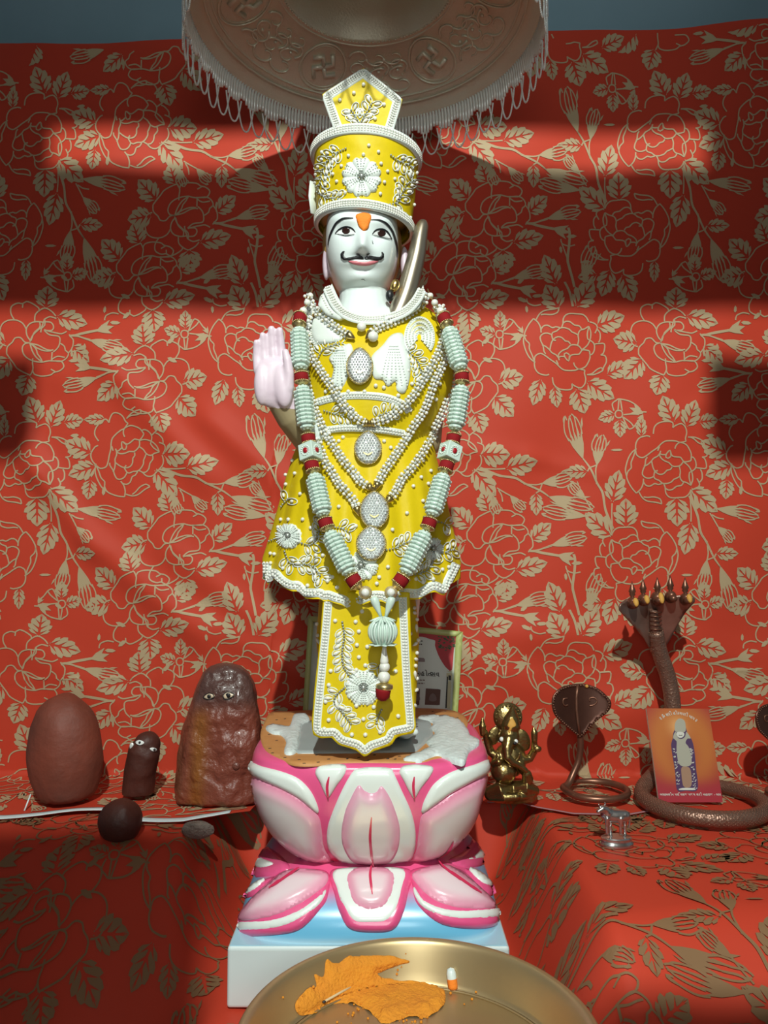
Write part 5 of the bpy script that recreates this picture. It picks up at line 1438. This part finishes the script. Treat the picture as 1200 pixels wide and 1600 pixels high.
co5 = empty('five_headed_cobra', P(1088, 1290, 1.24), 'scaly five-headed copper cobra with a thick coil round the foot of the booklet', 'figurine', 'copper cobras on the ledge')
RC = Vector(((1088 - 600) / F * 1.245, 1.245, ZL + .0182)); RR = .0925
pts = [P(1024, 985, 1.335), P(1031, 1020, 1.345), P(1043, 1055, 1.35), P(1050, 1090, 1.35), P(1051, 1130, 1.35), P(1044, 1170, 1.35), P(1030, 1200, 1.34)]
a0 = radians(128)
pts += [RC + Vector((RR * cos(a), RR * sin(a), .010 * max(0, 1 - (a - a0) / .5))) for a in np.linspace(a0 + .12, a0 + 2 * pi - .55, 44)]
q = spline([tuple(p) for p in pts], n=4); nq = len(q)
rad = [interp([(0, .0135), (.06, .0140), (.2, .0125), (.7, .0125), (.9, .009), (1, .004)], i / nq) for i in range(nq)]
mb = MB(); mb.add(*tube(q, rad, 20)); mb.build('body', m_scale, co5)
mb = MB()
for i in range(0, int(nq * .93), 1):                    # raised scale tips in staggered rows
    p = Vector(q[i]); t = (Vector(q[min(i + 1, nq - 1)]) - Vector(q[max(i - 1, 0)])).normalized(); u = t.orthogonal().normalized()
    up = Vector((0, -.6, 1)) if i > 30 else Vector((0, -1, 0)); u = (up - t * up.dot(t)).normalized(); w_ = t.cross(u)
    for k in range(-3, 4):
        an = (k + .5 * (i % 2)) * .42; d = u * cos(an) + w_ * sin(an); mb.add(*ball(p + d * rad[i] * .955, (.0013, .0013, .0013), 1))
tag(mb.build('scales', m_cop, co5), kind='stuff')
h5 = on_plane(P(1018, 960, 1.325), (.05, -1, -.35))
def hood5(x, y):
    p, n = h5(x, y); d = abs(x - 1022) / 58; return p - Vector((0, .022 * d * d, 0)), n
mb = MB(); patch(mb, [(1014,1012),(1006,998),(992,982),(974,965),(960,952),(961,944),(975,936),(1000,936),(1030,934),(1060,930),(1078,932),(1078,939),(1066,956),(1056,976),(1046,998),(1038,1012),(1026,1018)], hood5, lambda d: .0008, step=4, curve=False, solid=.003); hd5 = mb.build('hood', mat('polished_copper', (.42, .30, .25), .3, metal=.75, var=(25, (.22, .12, .09), .6)), co5)
mb = MB(); ty = [(1024,1016),(1023,990),(1021,970),(1020,952)]
mb.add(*tube([(lambda a: a[0] + a[1] * .003)(hood5(*c)) for c in spline(ty, n=6)], [.0105, .0105, .0102, .010, .010, .0098, .0096, .0094, .009, .009, .009, .0088, .0085, .0083, .008, .0078, .0075, .007, .007], 14)); mb.build('throat', m_scale, hd5)
mb = MB()
for i in range(9):
    y = 955 + i * 6.6; c0, n0 = hood5(1022 + (y - 955) * .03, y); pts_ = [c0 + n0 * .003 + Vector((.0108 * cos(a), -.0108 * sin(a), 0)) for a in np.linspace(.3, pi - .3, 9)]; mb.add(*tube(pts_, .0011, 6))
tag(mb.build('belly_plates', m_cop, hd5), kind='stuff')
m_och = mat('ochre_paste', (.62, .33, .06), .7)
for k, (x, y, tip, og) in enumerate(((984, 934, 910, 1), (1003, 930, 905, 1), (1026, 928, 902, 1), (1045, 925, 901, 0), (1065, 928, 902, 1))):
    big = 1.25 if k == 2 else 1.0
    p, n = hood5(x, y + 6); p = p + n * .004
    mb = MB(); mb.add(*ellipsoid(p, (.0095 * big, .0125, .0105 * big), Matrix.Rotation(-.5, 3, 'X'))); mb.add(*ellipsoid(p + Vector((0, -.009, -.002)), (.0075 * big, .010, .007), None)); hh = mb.build('head', m_cop, co5)
    top = p + Vector((0, 0, .008))
    MB().add(*lathe(top, [(.005, -.002), (.0048, .0), (.0028, .003), (.0052, .006), (.0045, .009), (.0062, .011), (.0048, .016), (.0022, .023), (.0004, .029)], 14, (0, 0, 1), True)).build('spire', m_cop, hh)
    if og:
        mb = MB(); mb.add(*ellipsoid(p + Vector((.001, -.0150, .002)), (.0048, .0045, .0085 * big), Matrix.Rotation(-.45, 3, 'X'), 2)); mb.build('paste_mark', m_och, hh)

# ---------------------------------------------------------------- booklet
BK = [Pz(1029.8, 1253.5, ZL + .010), Pz(1129.5, 1253.5, ZL + .010), None, None]
BK[2] = P(1107.5, 1107.5, BK[1].y + .045); BK[3] = P(1010, 1106.5, BK[0].y + .045)
bn = (BK[1] - BK[0]).cross(BK[3] - BK[0]).normalized()
if bn.dot(BK[0] - ORI) > 0: bn = -bn
bk = empty('booklet', (BK[0] + BK[1]) / 2, 'orange and maroon booklet with a robed figure on its cover leaning in the thick coil', 'book')
def bp(u, v, o=0.0): return (BK[3] * (1 - u) + BK[2] * u) * (1 - v) + (BK[0] * (1 - u) + BK[1] * u) * v + bn * o
m_cov = mat('booklet_cover', (1, 1, 1), .4, attr='Col', coat=.2); m_pages = mat('pages', (.62, .50, .40), .7)
mb = MB()
def cover_col(u, v):
    r = math.hypot((u - .5) * .8, (v - .38) * 1.0); c = mixc((.50, .16, .035), (.36, .035, .03), smooth(.28, .62, r))
    c = mixc(c, (.36, .03, .045), smooth(.70, .92, v)); c = mixc(c, (.34, .04, .035), .7 * math.exp(-((u - .5) / .22) ** 2 - ((v - .52) / .22) ** 2)); return mixc(c, (.78, .42, .16), .8 * math.exp(-((u - .46) / .13) ** 2 - ((v - .20) / .10) ** 2))
nu, nv = 24, 34; V = []; C = []; Fc = []
for j in range(nv + 1):
    for i in range(nu + 1): V.append(bp(i / nu, j / nv)); C.append(cover_col(i / nu, j / nv))
for j in range(nv):
    for i in range(nu): Fc.append((j * (nu + 1) + i, (j + 1) * (nu + 1) + i, (j + 1) * (nu + 1) + i + 1, j * (nu + 1) + i + 1))
mb.add(V, Fc, 0, C); cvr = mb.build('front_cover', m_cov, bk, colors=True)
mb = MB(); V = [bp(u, v, o) for o in (-.0004, -.0055) for u, v in ((0, 0), (1, 0), (1, 1), (0, 1))]; mb.add(V, [(0, 1, 5, 4), (1, 2, 6, 5), (2, 3, 7, 6), (3, 0, 4, 7), (4, 5, 6, 7), (0, 3, 2, 1)]); mb.build('page_block', m_pages, bk, sm=False)
def cpl(o): return lambda x, y: (bp((x - 0) / 100, y / 150, o), bn)
def cpatch(name, poly, m_, o, parent=None, curve=True):
    mb = MB(); patch(mb, poly, cpl(o), lambda d: 0, step=3, skirt=0, curve=curve); return mb.build(name, m_, parent or cvr)
def bc_(pts):                                          # px in the zoomed crop -> cover coordinates (100 x 150)
    out = []
    for x, y in pts:
        v = (y - 145) / 1265; xl = lerp(88, 258, v); xr = lerp(920, 1108, v); out.append(((x - xl) / (xr - xl) * 100, v * 150))
    return out
m_pw = mat('printed_white', (.62, .62, .56), .5); m_pv = mat('printed_violet', (.07, .03, .10), .5); m_ps = mat('printed_silver', (.38, .37, .30), .5); m_pt = mat('printed_tan', (.34, .20, .13), .5)
fg = cpatch('printed_robe', bc_([(450,480),(520,340),(600,380),(640,500),(690,570),(725,700),(750,950),(770,1240),(620,1260),(500,1250),(470,1000),(430,750),(420,640),(440,560)]), m_pv, .0004)
cpatch('printed_halo', bc_([(470,350),(500,300),(540,285),(590,310),(610,380),(600,470),(480,470),(465,420)]), m_ps, .0007, fg)
cpatch('printed_face', bc_([(490,480),(540,470),(590,485),(585,530),(545,555),(500,535)]), m_pw, .001, fg); cpatch('printed_moustache', bc_([(515,512),(545,518),(570,510),(560,524),(525,524)]), m_dark, .0013, fg)
cpatch('printed_shawl', bc_([(455,500),(480,470),(500,540),(545,570),(600,540),(620,470),(680,560),(640,560),(610,620),(660,700),(690,900),(600,940),(520,900),(490,720),(490,600),(445,560)]), m_ps, .0008, fg)
cpatch('printed_panel', bc_([(560,950),(640,945),(680,1000),(690,1180),(640,1220),(580,1200),(555,1050)]), m_pt, .0008, fg); cpatch('printed_step', bc_([(520,1250),(560,1225),(700,1225),(740,1250)]), m_pw, .001, fg)
random.seed(12); mb = MB()
for i in range(70):
    v = random.uniform(690, 1230); sgn = random.choice((-1, 1)); xc = lerp(570, 630, (v - 690) / 540); x = xc + sgn * random.uniform(82, 128); 
    lay_line(mb, bc_([(x - 10, v), (x, v + 8), (x + 10, v - 4)]), 1.1, cpl(.0007), 0, step=1)
tag(mb.build('printed_flecks', m_pw, fg), kind='stuff')
def arc_fn(u, v):
    a = radians(lerp(-38, 40, u / 1)); R = 42 + v; return bp(.47 + R * sin(a) / 100, (8 + 42 - R * cos(a)) / 150 + .015, .0006)
T1 = '॥ ૐ શરી હીરગપરી બાપ ॥'; L1 = line_len(T1)
glyphs(T1, 1, m_pw, cvr, 'cover_title', lambda u, v: arc_fn(u / L1, v * 7.5), .015)
T2 = 'બરહમલીન પરિવરાજ પજય શરી મહારાજ - ધામ'; L2 = line_len(T2)
glyphs(T2, 1, m_pw, cvr, 'cover_footer', lambda u, v: bp(.03 + u / L2 * .89, .932 - v * .036, .0006), .02)

# ---------------------------------------------------------------- tiny cow
m_sil = mat('bright_silver', (.55, .55, .54), .24, metal=.95)
YW = 1.10; cw = empty('silver_cow', P(962, 1312, YW), 'tiny silver standing cow on an oval base in front of the thin cobra', 'figurine'); us = S(YW) / 5.714
wq = lambda x, y, dy=0: P(850 + x / 5.714, 1050 + y / 5.714, YW + dy)
b = MB()
def lw(pts, rad): limb(b, [wq(*p) for p in pts], [r * us for r in rad], 12)
lw([(560, 1290), (640, 1300), (715, 1295)], [56, 58, 50]); lw([(565, 1270, -.002), (545, 1240, -.004), (520, 1235, -.006), (487, 1258, -.009)], [45, 36, 33, 20]); lw([(585, 1258), (592, 1240)], [34, 18])
lw([(505, 1220, -.006), (488, 1195, -.008), (492, 1180, -.006)], [10, 8, 4]); lw([(535, 1215, .004), (548, 1188, .004), (542, 1172, .004)], [10, 8, 4]); lw([(540, 1235, .003), (575, 1225, .006)], [12, 8])
for x, dy in ((565, -.006), (595, .007), (688, -.006), (725, .007)): lw([(x, 1320, dy), (x - 4, 1390, dy), (x, 1455, dy)], [26, 14, 15])
lw([(755, 1270), (768, 1330), (760, 1400)], [12, 8, 11]); g = fuse(b, .0009, 2); g.build('cow_body', m_sil, cw)
zb = alt_z(P(962, 1312, YW).x, YW); bc0 = Vector((wq(645, 1480).x, YW, zb + .001)); mb = MB()
v, f = lathe(bc0, [(.0, 0), (.024, 0), (.0245, .004), (.0225, .006), (.0215, .008), (.0222, .011), (.020, .0125), (.0, .0125)], 36)
mb.add([(bc0.x + (x - bc0.x), bc0.y + (y - bc0.y) * .62, z) for x, y, z in v], f); mb.build('base', m_sil, cw, auto=40)
dz = (bc0.z + .0115) - min(v[2] for v in g.v)
for o in cw.children:
    if o.name.startswith('cow_body'): o.location.z += dz

# ---------------------------------------------------------------- brass tray with powder
m_tray = mat('brushed_brass', (.52, .38, .19), .36, metal=.72, var=(14, (.42, .32, .18), .6), bump=(6, .05))
TC = Vector(((652 - 600) / F * .76, .754, ZC - .505)); tr = empty('brass_tray', TC, 'large round brass tray holding smeared orange powder at the front of the altar', 'tray')
prof = [(0, 0), (.146, 0), (.1505, .0012), (.1545, .006), (.165, .034), (.1695, .0425), (.174, .0445), (.1762, .0435), (.1762, .0415), (.173, .041), (.168, .035), (.157, .003), (.152, -.0015), (.0, -.0015)]
mb = MB(); mb.add(*lathe(TC, spline(prof, n=3), 128)); mb.build('dish', m_tray, tr); T_B = onto(mb.bvh(), .75)
mb = MB(); mb.add(*tube([TC + Vector((.1485 * cos(2 * pi * i / 96), .1485 * sin(2 * pi * i / 96), .001)) for i in range(96)], .0013, 6, closed=True)); mb.build('inner_ring', m_tray, tr)
m_pow = mat('orange_powder', (.82, .32, .02), .9, bump=(300, .7), var=(40, (.70, .24, .02), .6))
def powder(name, ol, hh, label):
    mb = MB(); patch(mb, ol, T_B, lambda d: .0008 + hh * smooth(0, 14, d), step=3.5, skirt=-.0003)
    mb.v = [tuple(Vector(v) + Vector((0, 0, max(0, .0035 * noise.noise(Vector(v) * 90)) + .0008 * noise.noise(Vector(v) * 400)))) for v in mb.v]
    random.seed(9)
    for i in range(46):
        x, y = random.choice(((640, 1590), (565, 1585), (700, 1560), (480, 1560), (600, 1510))); p, n = T_B(x + random.gauss(0, 16), y + random.gauss(0, 9)); mb.add(*ball(p + n * .002, random.uniform(.0008, .0018), 1))
    return tag(mb.build(name, m_pow), label, 'powder', kind='stuff')
powder('orange_powder', [(465,1584),(462,1566),(480,1546),(494,1541),(491,1522),(505,1526),(510,1499),(525,1507),(545,1496),(590,1493),(622,1497),(640,1503),(610,1513),(590,1524),(620,1532),(650,1533),(690,1546),(694,1570),(668,1590),(640,1590),(600,1600),(585,1588),(560,1572),(530,1568),(505,1575),(488,1588)], .004, 'orange powder smeared over the bottom of the brass tray')
ms = empty('matchstick', T_B(507, 1574)[0], 'pale matchstick with dark tip lying on the orange powder', 'matchstick')
a, b_ = T_B(506, 1574)[0] + Vector((0, 0, .006)), T_B(555, 1547)[0] + Vector((0, 0, .0065))
MB().add(*tube([a, b_], .0013, 8)).build('stick', mat('pale_wood', (.62, .48, .28), .7), ms); MB().add(*ellipsoid(a, (.0024, .0018, .0016), None, 2)).build('match_head', m_black, ms)
wk = empty('cotton_wick', T_B(708, 1546)[0], 'small white cotton roll stained orange standing on the brass tray', 'wick')
p0 = T_B(708, 1545)[0]; up = Vector((-.12, .25, 1)).normalized()
MB().add(*lathe(p0, [(.0, -.001), (.0052, 0), (.0056, .003), (.0056, .010), (.0056, .0105)], 16, up)).build('stained_end', m_orange, wk)
MB().add(*lathe(p0, [(.0056, .0105), (.0055, .016), (.0040, .0205), (.0, .022)], 16, up)).build('clean_end', m_white, wk)
